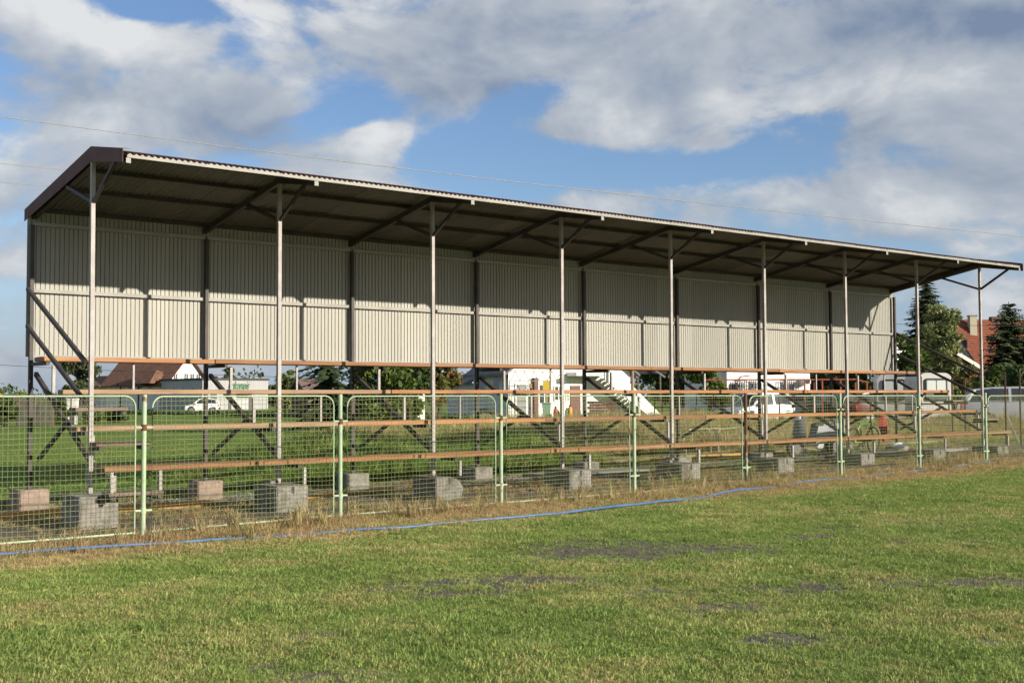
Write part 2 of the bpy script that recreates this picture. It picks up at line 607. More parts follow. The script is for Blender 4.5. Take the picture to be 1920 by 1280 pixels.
def build_ground():
    xs = np.concatenate([[-900, -300, -80, -30], np.arange(-14, -5.2, 0.6), np.arange(-5, 9, 0.11), np.arange(9.2, 30.1, 0.6), [45, 80, 160, 400, 1000]])
    ys = np.concatenate([[-600, -200, -60, -25], np.arange(-16, -12.2, 0.6), np.arange(-12, -4.5, 0.11), np.arange(-4.3, 12.1, 0.5), [18, 30, 60, 120, 300, 1000]])
    X, Y = np.meshgrid(xs, ys, indexing='ij')
    Z = gz(X, Y)
    Z += 0.03 * (fbm(X, Y, 3, 3, 0.8) - 0.5) * (np.abs(X - 8) < 25) * (np.abs(Y) < 15)
    V = np.stack([X, Y, Z], -1).reshape(-1, 3)
    nx, ny = X.shape
    i, j = np.meshgrid(np.arange(nx - 1), np.arange(ny - 1), indexing='ij')
    a = (i * ny + j).ravel()
    F = np.stack([a, a + ny, a + ny + 1, a + 1], 1)
    me = np_mesh('ground', V, F, ground_mat())
    me.attributes.new('bare', 'FLOAT', 'POINT').data.foreach_set('value', bare(X, Y).ravel().astype(np.float32))
    me.polygons.foreach_set('use_smooth', [True] * len(me.polygons))
    o = link('ground', me)
    tag(o, 'flat mown playing field and meadow round the stand', 'ground', kind='structure')


build_ground()


def ground_z(x, y):
    return gz(x, y) + 0.03 * (fbm(x, y, 3, 3, 0.8) - 0.5)


# ------------------------------------------------------------------ grandstand
def corrugated(width, waves, amp, y0, z0, y1, z1, thick=0.004, seg=8):
    """sheet of sine corrugation running from (y0,z0) to (y1,z1); width along x from 0; material 0 top, 1 underside"""
    mb = MB()
    n = waves * seg
    top, bot = [], []
    ln = math.hypot(y1 - y0, z1 - z0)
    ny, nz = -(z1 - z0) / ln, (y1 - y0) / ln
    if nz < 0:
        ny, nz = -ny, -nz
    for i in range(n + 1):
        x = width * i / n
        a = amp * math.sin(2 * math.pi * i / seg)
        for lst, o in ((top, thick), (bot, 0.0)):
            lst.append(((x, y0 + ny * (a + o), z0 + nz * (a + o)), (x, y1 + ny * (a + o), z1 + nz * (a + o))))
    for lst, mi in ((top, 0), (bot, 1)):
        vs = [p for pr in lst for p in pr]
        mb.add(vs, [(2 * i, 2 * i + 1, 2 * i + 3, 2 * i + 2) for i in range(n)], mi)
    # closing edges at both ends
    for e in (0, 1):
        vs = [p for i in range(n + 1) for p in (top[i][e], bot[i][e])]
        mb.add(vs, [(2 * i, 2 * i + 1, 2 * i + 3, 2 * i + 2) for i in range(n)], 0)
    return mb


def build_stand():
    S = empty('grandstand')
    tag(S, 'long roofed spectator stand of steel posts, wooden benches and pale corrugated wall', 'grandstand')
    RZ = 4.765          # ridge sheet height
    EZ = 4.575         # eave sheet height
    EY = -1.02
    BY, BZ = DB + 0.16, 4.285
    sl_b = (BZ - RZ) / BY
    sl_f = (EZ - RZ) / EY
    NB = 8
    # posts
    ph = 0.052
    me_f = MB().box(-ph / 2, ph / 2, -ph / 2, ph / 2, 0, 4.22).mesh('front_post', STEEL)
    me_b = MB().box(-0.027, 0.027, -0.03, 0.03, 0, 3.74).mesh('back_post', STEELD)
    for i in range(NB + 1):
        link('front_post', me_f, S, (i * L, 0, 0.40), (random.uniform(-.002, .002), random.uniform(-.003, .003), 0))
        link('back_post', me_b, S, (i * L, DB - 0.04, 0.32), (random.uniform(-.002, .002), random.uniform(-.003, .003), 0))
    # rafters: back slope and front overhang
    mb = MB()
    t = 0.085
    off = -0.064
    poly = [(EY + 0.0, EZ + off), (0, RZ + off), (BY - 0.02, BZ + off), (BY - 0.02, BZ + off - t), (0, RZ + off - t), (EY, EZ + off - 0.062)]
    vs = [(-0.03, y, z) for y, z in poly] + [(0.03, y, z) for y, z in poly]
    mb.add(vs, [(0, 1, 4, 5), (1, 2, 3, 4), (6, 11, 10, 7), (7, 10, 9, 8), (0, 6, 7, 1), (1, 7, 8, 2), (2, 8, 9, 3), (3, 9, 10, 4), (4, 10, 11, 5)], 0)
    mb.add([vs[0], vs[5], vs[11], vs[6]], [(0, 1, 2, 3)], 1)  # rafter end face in a lighter tone: sunlight put into the colour
    me_r = mb.mesh('rafter', [RAFT, EAVE])
    for i in range(NB + 1):
        link('rafter', me_r, S, (i * L + (0.045 if i == 0 else -0.045 if i == NB else 0), 0, 0))
    # knee braces
    kf = MB().bar((0, 0.03, 0), (0, -0.66, 0.41), 0.04, 0.045).mesh('knee_brace', STEELD)
    kb = MB().bar((0, -0.03, 0), (0, 0.92, 0.33), 0.04, 0.045).mesh('knee_brace', STEELD)
    for i in range(NB + 1):
        link('knee_brace', kf, S, (i * L, -0.055, 4.10))
        link('knee_brace', kb, S, (i * L, 0.055, 4.10))
    # purlins on top of the rafters
    X0, X1 = 0.03, NB * L - 0.03
    for y, m_, h in ((EY + 0.025, EAVE, 0.052), (0.0, STEELD, 0.05), (0.62, STEELD, 0.05), (1.42, STEELD, 0.05), (DB - 0.02, STEELD, 0.05)):
        z = RZ + (sl_b if y > 0 else sl_f) * y - 0.012 - h / 2
        MB().box(X0, X1, y - 0.025, y + 0.025, z - h / 2, z + h / 2).build('purlin', m_, S)
    # roof sheets
    n = 20
    w = (NB * L - 0.0) / n
    ov = 0.04
    back = corrugated(w + ov, 14, 0.011, -0.02, RZ, BY, BZ).mesh('roof_sheet', [ROOFT, ROOFB], smooth=True, fix=False)
    front = corrugated(w + ov, 14, 0.011, EY - 0.03, EZ - 0.006, 0.02, RZ).mesh('roof_sheet', [ROOFT, ROOFB], smooth=True, fix=False)
    for i in range(n):
        dz = 0.005 * (i % 2)
        link('roof_sheet', back, S, (i * w - 0.02, 0, dz))
        link('roof_sheet', front, S, (i * w - 0.02, 0, dz))
    # ridge cap
    mb = MB()
    mb.add([(0, -0.16, RZ - 0.005), (0, 0, RZ + 0.04), (0, 0.16, RZ - 0.005), (NB * L, -0.16, RZ - 0.005), (NB * L, 0, RZ + 0.04), (NB * L, 0.16, RZ - 0.005)],
           [(0, 1, 4, 3), (1, 2, 5, 4)])
    mb.build('ridge_cap', ROOFT, S)
    # gable fascias
    for x, sgn in ((-0.035, -1), (NB * L + 0.05, 1)):
        fz = 0.042
        poly = [(EY - 0.03, EZ + fz), (0, RZ + fz), (BY + 0.05, BZ + fz - 0.02), (BY + 0.05, BZ + fz - 0.19), (0, RZ + fz - 0.20), (EY - 0.03, EZ + fz - 0.17)]
        vs = [(x, y, z) for y, z in poly] + [(x + sgn * 0.006, y, z) for y, z in poly]
        mb = MB()
        mb.add(vs, [(0, 1, 4, 5), (1, 2, 3, 4), (6, 11, 10, 7), (7, 10, 9, 8), (0, 6, 7, 1), (1, 7, 8, 2), (2, 8, 9, 3), (3, 9, 10, 4), (4, 10, 11, 5), (5, 11, 6, 0)])
        # top flange folded over the sheets
        fl = [(x, EY - 0.03, EZ + fz), (x, 0, RZ + fz), (x, BY + 0.05, BZ + fz - 0.02)]
        fl2 = [(x - sgn * 0.12, y, z + 0.002) for _, y, z in fl]
        mb.add(fl + fl2, [(0, 1, 4, 3), (1, 2, 5, 4)])
        mb.build('gable_fascia', FASC, S)
    # back wall: trapezoid sheets
    prof = [(0, 0), (0.066, 0), (0.070, 0.014), (0.081, 0.014), (0.085, 0)]
    nw = 20
    ww = (NB * L + 0.13) / nw
    per = ww / 16
    mb = MB()
    pts = []
    for k in range(16):
        for a, dpt in prof[:-1]:
            pts.append((k * per + a * per / 0.085, dpt))
    pts.append((16 * per, 0))
    z0, z1 = 2.19, 4.27
    vs = []
    for a, dpt in pts:
        vs += [(a, dpt, z0), (a, dpt, z1), (a, dpt + 0.003, z0), (a, dpt + 0.003, z1)]
    fs = []
    for k in range(len(pts) - 1):
        fs += [(4 * k, 4 * k + 1, 4 * k + 5, 4 * k + 4), (4 * k + 2, 4 * k + 6, 4 * k + 7, 4 * k + 3), (4 * k, 4 * k + 4, 4 * k + 6, 4 * k + 2), (4 * k + 1, 4 * k + 3, 4 * k + 7, 4 * k + 5)]
    mb.add(vs, fs)
    ws = mb.mesh('wall_sheet', WALLM)
    for i in range(nw):
        link('wall_sheet', ws, S, (i * ww - 0.05, DB + 0.045 + 0.003 * (i % 2), random.uniform(-.004, .004)))
    # girts between the back posts and bottom flashing
    for i in range(NB):
        xa, xb = i * L + 0.029, (i + 1) * L - 0.029
        MB().box(xa, xb, DB - 0.012, DB + 0.04, 3.105, 3.155).build('wall_girt', EAVE, S)
        MB().box(xa, xb, DB - 0.012, DB + 0.04, 4.06, 4.11).build('wall_girt', WALLM, S)
        MB().box(xa, xb, DB + 0.0, DB + 0.042, 2.178, 2.215).build('wall_flashing', EAVE, S)
    # benches: front edge y, top z
    rows = [(-0.62, 0.765), (0.12, 1.245), (0.86, 1.715), (1.60, 2.175)]
    th = 0.062
    for r, (y, z) in enumerate(rows):
        depth = 0.19
        for k in range(2 if r < 3 else 3):
            ya = y + k * (depth + 0.014)
            x = -0.06 - 0.07 * (r == 1) + (0.16 * k if r == 2 else 0.03 * k)
            xe = NB * L + (0.02 if r else 0.16) - 0.2 * (r == 3) * 0 + 0.03 * k
            first = True
            while x < xe - 0.05:
                ln = random.choice([1.5, 2.0]) * L if not first else (0.95 + 0.5 * ((r + k) % 3)) * L
                first = False
                e = min(x + ln, xe)
                if xe - e < 0.8:
                    e = xe
                dz = random.uniform(-0.005, 0.005)
                dy = random.uniform(-0.008, 0.008)
                mb = MB().box(x + 0.004, e - 0.004, ya + dy, ya + depth + dy, z - th + dz, z + dz)
                mat = WOODP if (x < 1.6 and r in (1, 2)) or random.random() < 0.12 else WOOD
                mb.build('bench_plank', mat, S, bevel=0.005)
                x = e
    # rakers, counter braces, uprights and bearers on every frame
    rk = MB().bar((0, DB - 0.06, 1.95), (0, 0.03, 0.72), 0.05, 0.06).mesh('raker', STEELD)
    cb = MB().bar((0, DB - 0.06, 0.74), (0, 1.12, 1.30), 0.045, 0.05).mesh('counter_brace', STEELD)
    bear = {}
    for i in range(NB + 1):
        X = i * L
        link('raker', rk, S, (X + 0.062, 0, 0))
        link('counter_brace', cb, S, (X + 0.115, 0, 0))
        for r, (y, z) in enumerate(rows):
            y1 = y + (0.40 if r < 3 else 0.74)
            if r not in bear:
                bear[r] = (MB().box(-0.025, 0.025, y + 0.03, y1 if r < 3 else DB - 0.09, z - th - 0.055, z - th - 0.006).mesh('bench_bearer', STEELD),
                           MB().box(-0.02, 0.02, y + 0.035, y + 0.075, (0.42 if r == 0 else rows[r - 1][1] + (0.0 if r > 1 else 0.0)) - (0.0 if r == 0 else 0.04), z - th - 0.055).mesh('bench_upright', STEEL))
            link('bench_bearer', bear[r][0], S, (X + 0.005, 0, 0))
            if r == 0:
                link('bench_upright', bear[r][1], S, (X + 0.09, 0.0, 0.0))
            else:
                link('bench_upright', bear[r][1], S, (X + 0.09, 0.0, 0.0))
        if i < NB:
            for r in (2, 3):
                if random.random() < 0.75:
                    y, z = rows[r]
                    MB().box(-0.014, 0.014, y + 0.10, y + 0.128, rows[r - 1][1] - 0.03, z - th).build('thin_upright', STEEL, S, loc=(X + L * 0.47, 0, 0))
    # sloping guard rails on both end frames
    for X in (-0.06, NB * L + 0.06):
        for za, zb in ((3.15, 2.05), (2.63, 1.55)):
            MB().bar((X, DB - 0.03, za), (X, 0.03, zb), 0.04, 0.055).build('guard_rail', STEELD, S)
    # access steps at the left end
    for ya, z in ((-0.78, 0.45), (-0.36, 1.05), (0.38, 1.48)):
        mb = MB().box(-0.06, 0.64, ya, ya + 0.24, z - 0.045, z)
        mb.build('step_board', WOODG, S, bevel=0.004)
        for xx in (-0.02, 0.57):
            MB().box(xx, xx + 0.045, ya + 0.02, ya + 0.30, z - 0.10, z - 0.046).build('step_bearer', STEELD, S)
    MB().box(0.60, 0.64, -0.72, -0.68, 0.45, 0.70).build('step_leg', STEEL, S)
    MB().box(-0.02, 0.02, -0.72, -0.68, 0.45, 0.70).build('step_leg', STEEL, S)
    # same steps at the right end
    for ya, z in ((-0.36, 1.05), (0.38, 1.48)):
        MB().box(NB * L - 0.62, NB * L + 0.08, ya, ya + 0.24, z - 0.045, z).build('step_board', WOODG, S, bevel=0.004)
        for xx in (NB * L - 0.55, NB * L + 0.03):
            MB().box(xx, xx + 0.045, ya + 0.02, ya + 0.30, z - 0.10, z - 0.046).build('step_bearer', STEELD, S)
    return S


build_stand()

ORD = ['first', 'second', 'third', 'fourth', 'fifth', 'sixth', 'seventh', 'eighth', 'ninth']


def build_blocks():
    def block(w, d, h, style, seed):
        """cast footing block with a chipped, uneven body and a slot in its face"""
        rr = random.Random(seed)
        bm = bmesh.new()
        bmesh.ops.create_cube(bm, size=1.0)
        for v in bm.verts:
            v.co = Vector((v.co.x * w, v.co.y * d, (v.co.z + 0.5) * h))
        bmesh.ops.subdivide_edges(bm, edges=bm.edges[:], cuts=5, use_grid_fill=True)
        for v in bm.verts:
            c = v.co
            if style == 'round':
                a = (c.x / (w / 2))
                if a > 0:
                    c.z = min(c.z, h * (1 - 0.30 * a ** 3)) if c.z > h * 0.5 else max(c.z, h * 0.18 * a ** 3)
                    c.x *= 1.0 - 0.06 * abs(c.z / h - 0.5) * 2
            # sagging corners
            e = (abs(c.x) / (w / 2)) ** 6 * (abs(c.y) / (d / 2)) ** 6
            c.x *= 1 - 0.03 * e
            c.y *= 1 - 0.03 * e
            c.x += rr.uniform(-.0025, .0025)
            c.y += rr.uniform(-.0025, .0025)
            c.z += rr.uniform(-.0025, .0025)
        bmesh.ops.bevel(bm, geom=[e for e in bm.edges if e.calc_face_angle(0) > 1.0], offset=0.012, segments=2, affect='EDGES')
        me = bpy.data.meshes.new('concrete_block')
        bm.to_mesh(me)
        bm.free()
        me.materials.append(CONCK if seed in (40, 41) else CONC)  # two left back blocks get the warm-light tint
        return me
    for i in range(9):
        zb = float(ground_z(i * L, 0)) - 0.03
        h = 0.405 - zb
        root = empty('concrete_block', (i * L - 0.08, -0.22, zb), random.uniform(-.04, .04))
        where = 'under the leftmost front post' if i == 0 else 'under the rightmost front post' if i == 8 else f'under the {ORD[i]} front post of the stand from the left'
        tag(root, f'grey concrete footing block {where}', 'block', 'concrete blocks under the front posts')
        link('body', block(0.50, 0.66, h, 'round' if i == 2 else 'sq', i), root)
        mb = MB().box(-0.02, 0.02, -0.336, -0.325, h - 0.10, h - 0.012)
        mb.build('slot', DARK, root)
        if i in (1, 4, 6):
            MB().box(-0.10, 0.02, 0.10, 0.30, h, h + 0.05).build('shim', CONC, root, bevel=0.006)
    for i in range(9):
        zb = float(ground_z(i * L, 2.3)) - 0.03
        h = 0.33 - zb
        root = empty('concrete_block', (i * L, DB - 0.04, zb), random.uniform(-.06, .06))
        where = 'under the leftmost back post' if i == 0 else 'under the rightmost back post' if i == 8 else f'under the {ORD[i]} back post of the stand from the left'
        tag(root, f'grey concrete footing block {where}', 'block', 'concrete blocks under the back posts')
        link('body', block(0.42, 0.42, h, 'sq', 40 + i), root)


build_blocks()


# ------------------------------------------------------------------ pitch-side fence
def build_fence():
    FY = -1.9
    root = empty('mesh_fence', (0, 0, 0))
    tag(root, 'pale green tube fence with wire mesh panels in front of the stand', 'fence')
    px = [-2.70, -0.097, 2.50, 5.12, 7.757, 10.40, 13.03, 15.57, 18.02, 20.60, 23.2]
    rust = {5}
    pr = 0.0275
    for i, x in enumerate(px):
        zb = float(ground_z(x, FY))
        lean = random.uniform(-.006, .006)
        o = MB().tube([(0, 0, -0.05), (lean * 0.5, 0, 0.8), (lean, 0, 1.64 - zb)], pr, 12).build('fence_post', FENCER if i in rust else FENCE, root, smooth=True, loc=(x, FY, zb))
        if i in rust:
            o["label"] = 'fence post covered in brown rust'
        for z in (0.32, 1.26):
            MB().tube([(-0.10, 0, 0), (0.10, 0, 0)], 0.014, 8).build('bracket', FENCE, root, smooth=True, loc=(x, FY - 0.002, z + zb * 0.6))
            MB().tube([(0, 0, -0.035), (0, 0, 0.035)], pr + 0.005, 12).build('clamp', RUST if z > 1 else FENCE, root, smooth=True, loc=(x, FY, z + zb * 0.6))
    for i in range(len(px) - 1):
        xa, xb = px[i] + 0.10, px[i + 1] - 0.10
        za = float(ground_z(xa, FY)) * 0.5 + 0.065
        zb = float(ground_z(xb, FY)) * 0.5 + 0.065
        zt = 1.618 - 0.0022 * px[i]
        rad = 0.13
        pts = [(xa, FY, za)]
        for k in range(7):
            a = math.pi - k * math.pi / 12
            pts.append((xa + rad + rad * math.cos(a), FY, zt - rad + rad * math.sin(a)))
        for k in range(7):
            a = math.pi / 2 - k * math.pi / 12
            pts.append((xb - rad + rad * math.cos(a), FY, zt - rad + rad * math.sin(a)))
        pts.append((xb, FY, zb))
        mb = MB().tube(pts, 0.0095, 8)
        mb.tube([(xa, FY, za + 0.012), (xb, FY, zb + 0.012)], 0.013, 8)
        fr = mb.build('fence_panel', FENCE, root, smooth=True)
        # welded wires, slightly wavy
        mw = MB()
        nv = 43
        for k in range(1, nv):
            x = xa + (xb - xa) * k / nv
            dx = random.uniform(-.004, .004)
            top = zt
            ex = min(x - xa, xb - x)
            if ex < rad:
                top = zt - rad + math.sqrt(max(rad * rad - (rad - ex) ** 2, 0))
            lo = za + (zb - za) * k / nv + 0.012
            mw.tube([(x, FY - 0.003, lo), (x + dx, FY - 0.003 + random.uniform(-.004, .004), (lo + top) / 2), (x, FY - 0.003, top)], 0.0024, 4, caps=False)
        nh = 27
        ph = random.uniform(0, 6)
        for k in range(1, nh):
            z0_ = za + 0.012 + (zt - za) * k / nh
            z1_ = zb + 0.012 + (zt - zb) * k / nh
            ins = 0.0
            if zt - z0_ < rad:
                ins = rad - math.sqrt(max(rad * rad - (rad - (zt - z0_)) ** 2, 0))
            ps = []
            for q in range(15):
                u = q / 14
                wv = 0.005 * math.sin(u * 9 + ph + k * 0.5) + random.uniform(-.003, .003)
                ps.append((xa + ins + (xb - xa - 2 * ins) * u, FY + 0.001, z0_ + (z1_ - z0_) * u + wv))
            mw.tube(ps, 0.0026, 4, caps=False)
        w = mw.build('wire_mesh', WIRE, fr, fix=False)
        w["kind"] = "stuff"


build_fence()


# ------------------------------------------------------------------ hose, boards, kerbs
def build_ground_items():
    hp = [(-4.5, -2.2), (-2.79, -2.36), (-1.84, -2.49), (-.07, -2.73), (1.52, -3.07), (3.1, -3.42), (5.38, -3.50), (7.4, -3.2), (9.27, -2.85), (11.94, -2.55), (14.4, -2.32), (16.72, -2.25), (18.51, -2.2), (19.4, -2.35), (21.5, -2.9), (25, -3.3)]
    pts = []
    for i in range(len(hp) - 1):
        p0, p1, p2, p3 = hp[max(i - 1, 0)], hp[i], hp[i + 1], hp[min(i + 2, len(hp) - 1)]
        for k in range(12):
            t = k / 12
            q = [0.5 * (2 * p1[a] + (p2[a] - p0[a]) * t + (2 * p0[a] - 5 * p1[a] + 4 * p2[a] - p3[a]) * t * t + (3 * p1[a] - p0[a] - 3 * p2[a] + p3[a]) * t ** 3) for a in (0, 1)]
            lift = 0.006 + 0.052 * float(fbm(q[0], q[1], 9, 2, 0.9))
            pts.append((q[0], q[1] + 0.02 * math.sin(q[0] * 2.3), float(ground_z(q[0], q[1])) + lift))
    o = MB().tube(pts, 0.0165, 8).build('hose', HOSE, smooth=True)
    tag(o, 'long blue garden hose lying along the edge of the grass', 'hose')
    # loose formwork boards
    for k, (a, b, w, h, m_, lab) in enumerate([
        ((-1.6, 1.36), (0.75, 1.28), 0.12, 0.09, TIMBER, 'yellow timber board on the ground behind the leftmost front block'),
        ((0.30, 1.20), (2.15, 1.12), 0.12, 0.09, TIMBER, 'yellow timber board lying below the left access steps'),
        ((3.55, 1.02), (5.5, 1.42), 0.10, 0.05, TIMBER, 'yellow board with dark top lying beside the third front block'),
        ((13.3, 3.1), (17.2, 3.3), 0.10, 0.12, TIMBER, 'orange board on edge behind the metal rack'),
    ]):
        za = float(ground_z(a[0], a[1])) + 0.05
        zb = float(ground_z(b[0], b[1])) + 0.05
        o = MB().bar((a[0], a[1], za), (b[0], b[1], zb), w, h).build('timber_board', m_, bevel=0.004)
        tag(o, lab, 'board', 'loose boards under the stand')
    # pale kerb stones along the back edge
    x = -3.4
    k = 0
    spots = []
    while x < 24:
        ln = random.uniform(0.85, 1.25)
        if not (7.6 < x < 8.3 or 12.6 < x < 13.2):
            spots.append((x, ln))
        x += ln + random.uniform(0.01, 0.05)
    kerb = empty('kerb', (0, 3.42, 0))
    tag(kerb, 'row of pale concrete kerb stones along the back of the stand', 'kerb')
    for x, ln in spots:
        zb = float(ground_z(x, 3.4)) - 0.05
        MB().box(0, ln, -0.06, 0.06, 0, 0.16).build('kerb_stone', CONCP, kerb, bevel=0.008, loc=(x, random.uniform(-.02, .02), zb), rot=(0, random.uniform(-.006, .006), random.uniform(-.012, .012)))
    slab = MB().box(0, 2.6, 0, 0.8, 0, 0.07).build('concrete_slab', CONCP, loc=(8.9, 1.35, float(ground_z(9.5, 1.7))), rot=(0, 0, 0.03), bevel=0.008)
    tag(slab, 'pale concrete slab on the ground beyond the fourth front block', 'slab')
    s2 = MB().box(0, 5.4, 0, 0.35, 0, 0.10).build('concrete_slab', CONCP, loc=(16.8, 0.9, float(ground_z(19, 0.8))), rot=(0, 0, 0.01), bevel=0.008)
    tag(s2, 'long narrow concrete strip under the right end of the stand', 'slab')
    # white sack on the strip at the right end
    mb = MB()
    rr = random.Random(4)
    secs = []
    for i in range(9):
        u = i / 8
        r_ = 0.02 + 0.09 * math.sin(math.pi * min(max(u, 0.04), 0.96)) ** 0.7
        secs.append([(0.34 * u - 0.17, r_ * math.cos(a) * (1 + rr.uniform(-.08, .08)), 0.10 + r_ * 0.8 * math.sin(a) * (1 + rr.uniform(-.08, .08))) for a in [2 * math.pi * q / 12 for q in range(12)]])
    mb.sweep_sections(secs)
    o = mb.build('plastic_bag', WHITEP, smooth=True, loc=(20.2, 1.6, float(ground_z(20, 1.6)) + 0.07), rot=(0, 0, -0.2))
    tag(o, 'crumpled white plastic bag on the ground near the right end', 'bag')


build_ground_items()
# ------------------------------------------------------------------ surroundings behind the stand
def site(col, d, z=0.0):
    """ground point at a surveyed bearing (col) and distance d from the touchline viewpoint"""
    p = CAM + (FW + RT2 * ((col - 960) / 2300.0)) * d
    return Vector((p.x, p.y, z))


def up(py, d):
    """height above datum of a mark seen at elevation py from the viewpoint, d metres off"""
    return 1.6 + (738.5 - py) * d / 2300.0


GND = 0.2
LEAF = M('leaf_green', (0.055, 0.098, 0.018), (0.125, 0.165, 0.035), 1.6, 0.6, trans=0.3, lo=0.3, hi=0.7, detail=3)
LEAFL = M('leaf_willow', (0.14, 0.18, 0.055), (0.27, 0.285, 0.11), 1.8, 0.6, trans=0.3, lo=0.3, hi=0.7, detail=3)
LEAFD = M('leaf_dark', (0.030, 0.060, 0.016), (0.070, 0.105, 0.026), 1.6, 0.65, trans=0.25, lo=0.3, hi=0.7, detail=3)
LEAFA = M('leaf_autumn', (0.10, 0.11, 0.025), (0.22, 0.10, 0.03), 0.9, 0.6, trans=0.3, lo=0.54, hi=0.70, detail=3)
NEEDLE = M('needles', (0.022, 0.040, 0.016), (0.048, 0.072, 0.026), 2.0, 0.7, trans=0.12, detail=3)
NEEDLEL = M('needles_pale', (0.035, 0.055, 0.022), (0.082, 0.098, 0.038), 2.0, 0.7, trans=0.15, detail=3)  # paler needle green for some of the conifers
TILE = M('roof_tile_red', (0.23, 0.072, 0.036), (0.16, 0.048, 0.026), 3.0, 0.8, rvar=0.05)
TILEB = M('roof_tile_brown', (0.165, 0.082, 0.052), (0.11, 0.055, 0.037), 2.0, 0.8)
ROOFG = M('roof_fibre_cement', (0.17, 0.17, 0.175), (0.12, 0.12, 0.125), 2.0, 0.85)
RUSTR = M('roof_rusty', (0.17, 0.125, 0.11), (0.11, 0.07, 0.06), 1.5, 0.8)
SHEETW = M('cladding_white', (0.40, 0.40, 0.40), (0.36, 0.36, 0.36), 1.0, 0.6)
SIGNG = M('sign_green', (0.02, 0.13, 0.045), rough=0.5)
REDP = M('red_primer', (0.33, 0.06, 0.03), (0.25, 0.05, 0.03), 5, 0.6)
GREENP = M('green_paint_dark', (0.04, 0.11, 0.07), rough=0.5)


def leaf_cloud(centers, radii, n, size, rng, aspect=1.7, hang=0.0):
    """n small leaf quads spread through clumps; returns V, F"""
    centers = np.asarray(centers, float)
    radii = np.asarray(radii, float)
    w = radii[:, 0] * radii[:, 1] * radii[:, 2]
    idx = rng.choice(len(centers), n, p=w ** 0.67 / (w ** 0.67).sum())
    u = rng.normal(size=(n, 3))
    u /= np.linalg.norm(u, axis=1, keepdims=True)
    rr = rng.uniform(0.3, 1.0, (n, 1)) ** 0.5 * rng.choice([1.0, 1.15, 0.9, 1.4], (n, 1), p=[.35, .25, .25, .15])
    C = centers[idx] + u * radii[idx] * rr
    a = rng.normal(size=(n, 3))
    a[:, 2] -= hang
    a /= np.linalg.norm(a, axis=1, keepdims=True)
    b = np.cross(a, rng.normal(size=(n, 3)) + u * 0.6)
    b /= np.linalg.norm(b, axis=1, keepdims=True) + 1e-9
    s = size * rng.uniform(0.6, 1.3, (n, 1))
    V = np.stack([C - a * s * aspect / 2, C - b * s / 2, C + a * s * aspect / 2, C + b * s / 2], 1).reshape(-1, 3)
    F = np.arange(4 * n).reshape(-1, 4)
    return V, F


def broadleaf(name, label, loc, h, rx, mat, seed, n=9000, size=0.15, base=0.25, group=None, ry=None, trunk_r=None, clumps=26, top=1.0, hang=0.0, stems=5):
    rng = np.random.default_rng(seed)
    ry = ry or rx
    root = empty(name, loc)
    tag(root, label, 'bush' if 'bush' in name or 'shrub' in name or 'hedge' in name else 'tree', group)
    cs, rs = [], []
    for k in range(clumps):
        t = rng.uniform(base, 1.0)
        prof = math.sin(math.pi * min(max((t - base * 0.6) / (1.06 - base * 0.6), 0.02), 0.98)) ** 0.6
        a = rng.uniform(0, 2 * math.pi)
        q = math.sqrt(rng.uniform(0.0, 1.0)) * 0.78
        cs.append((math.cos(a) * q * rx * prof, math.sin(a) * q * ry * prof, h * (t * top - 0.06)))
        r = rng.uniform(0.16, 0.34) * min(rx, h * 0.5) * (26.0 / clumps) ** 0.25
        rs.append((r * 1.15, r * 1.15, r * rng.uniform(0.7, 1.0)))
    V, F = leaf_cloud(cs, rs, n, size, rng, hang=hang)
    V[:, 2] = np.maximum(V[:, 2], 0.03)
    link('crown', np_mesh('crown', V, F, mat), root)
    mb = MB()
    tr = trunk_r or 0.03 * h
    mb.tube([(0, 0, -0.1), (0.03 * h * rng.uniform(-1, 1), 0, h * 0.3), (0, 0.02 * h, h * 0.75)], [tr, tr * 0.75, tr * 0.25], 8)
    for k in range(stems):
        c = cs[k]
        mb.tube([(0, 0, h * rng.uniform(0.15, 0.4)), (c[0] * 0.5, c[1] * 0.5, c[2] * 0.75), c], [tr * 0.5, tr * 0.3, tr * 0.1], 6)
    mb.build('trunk', BARK, root, smooth=True)
    return root


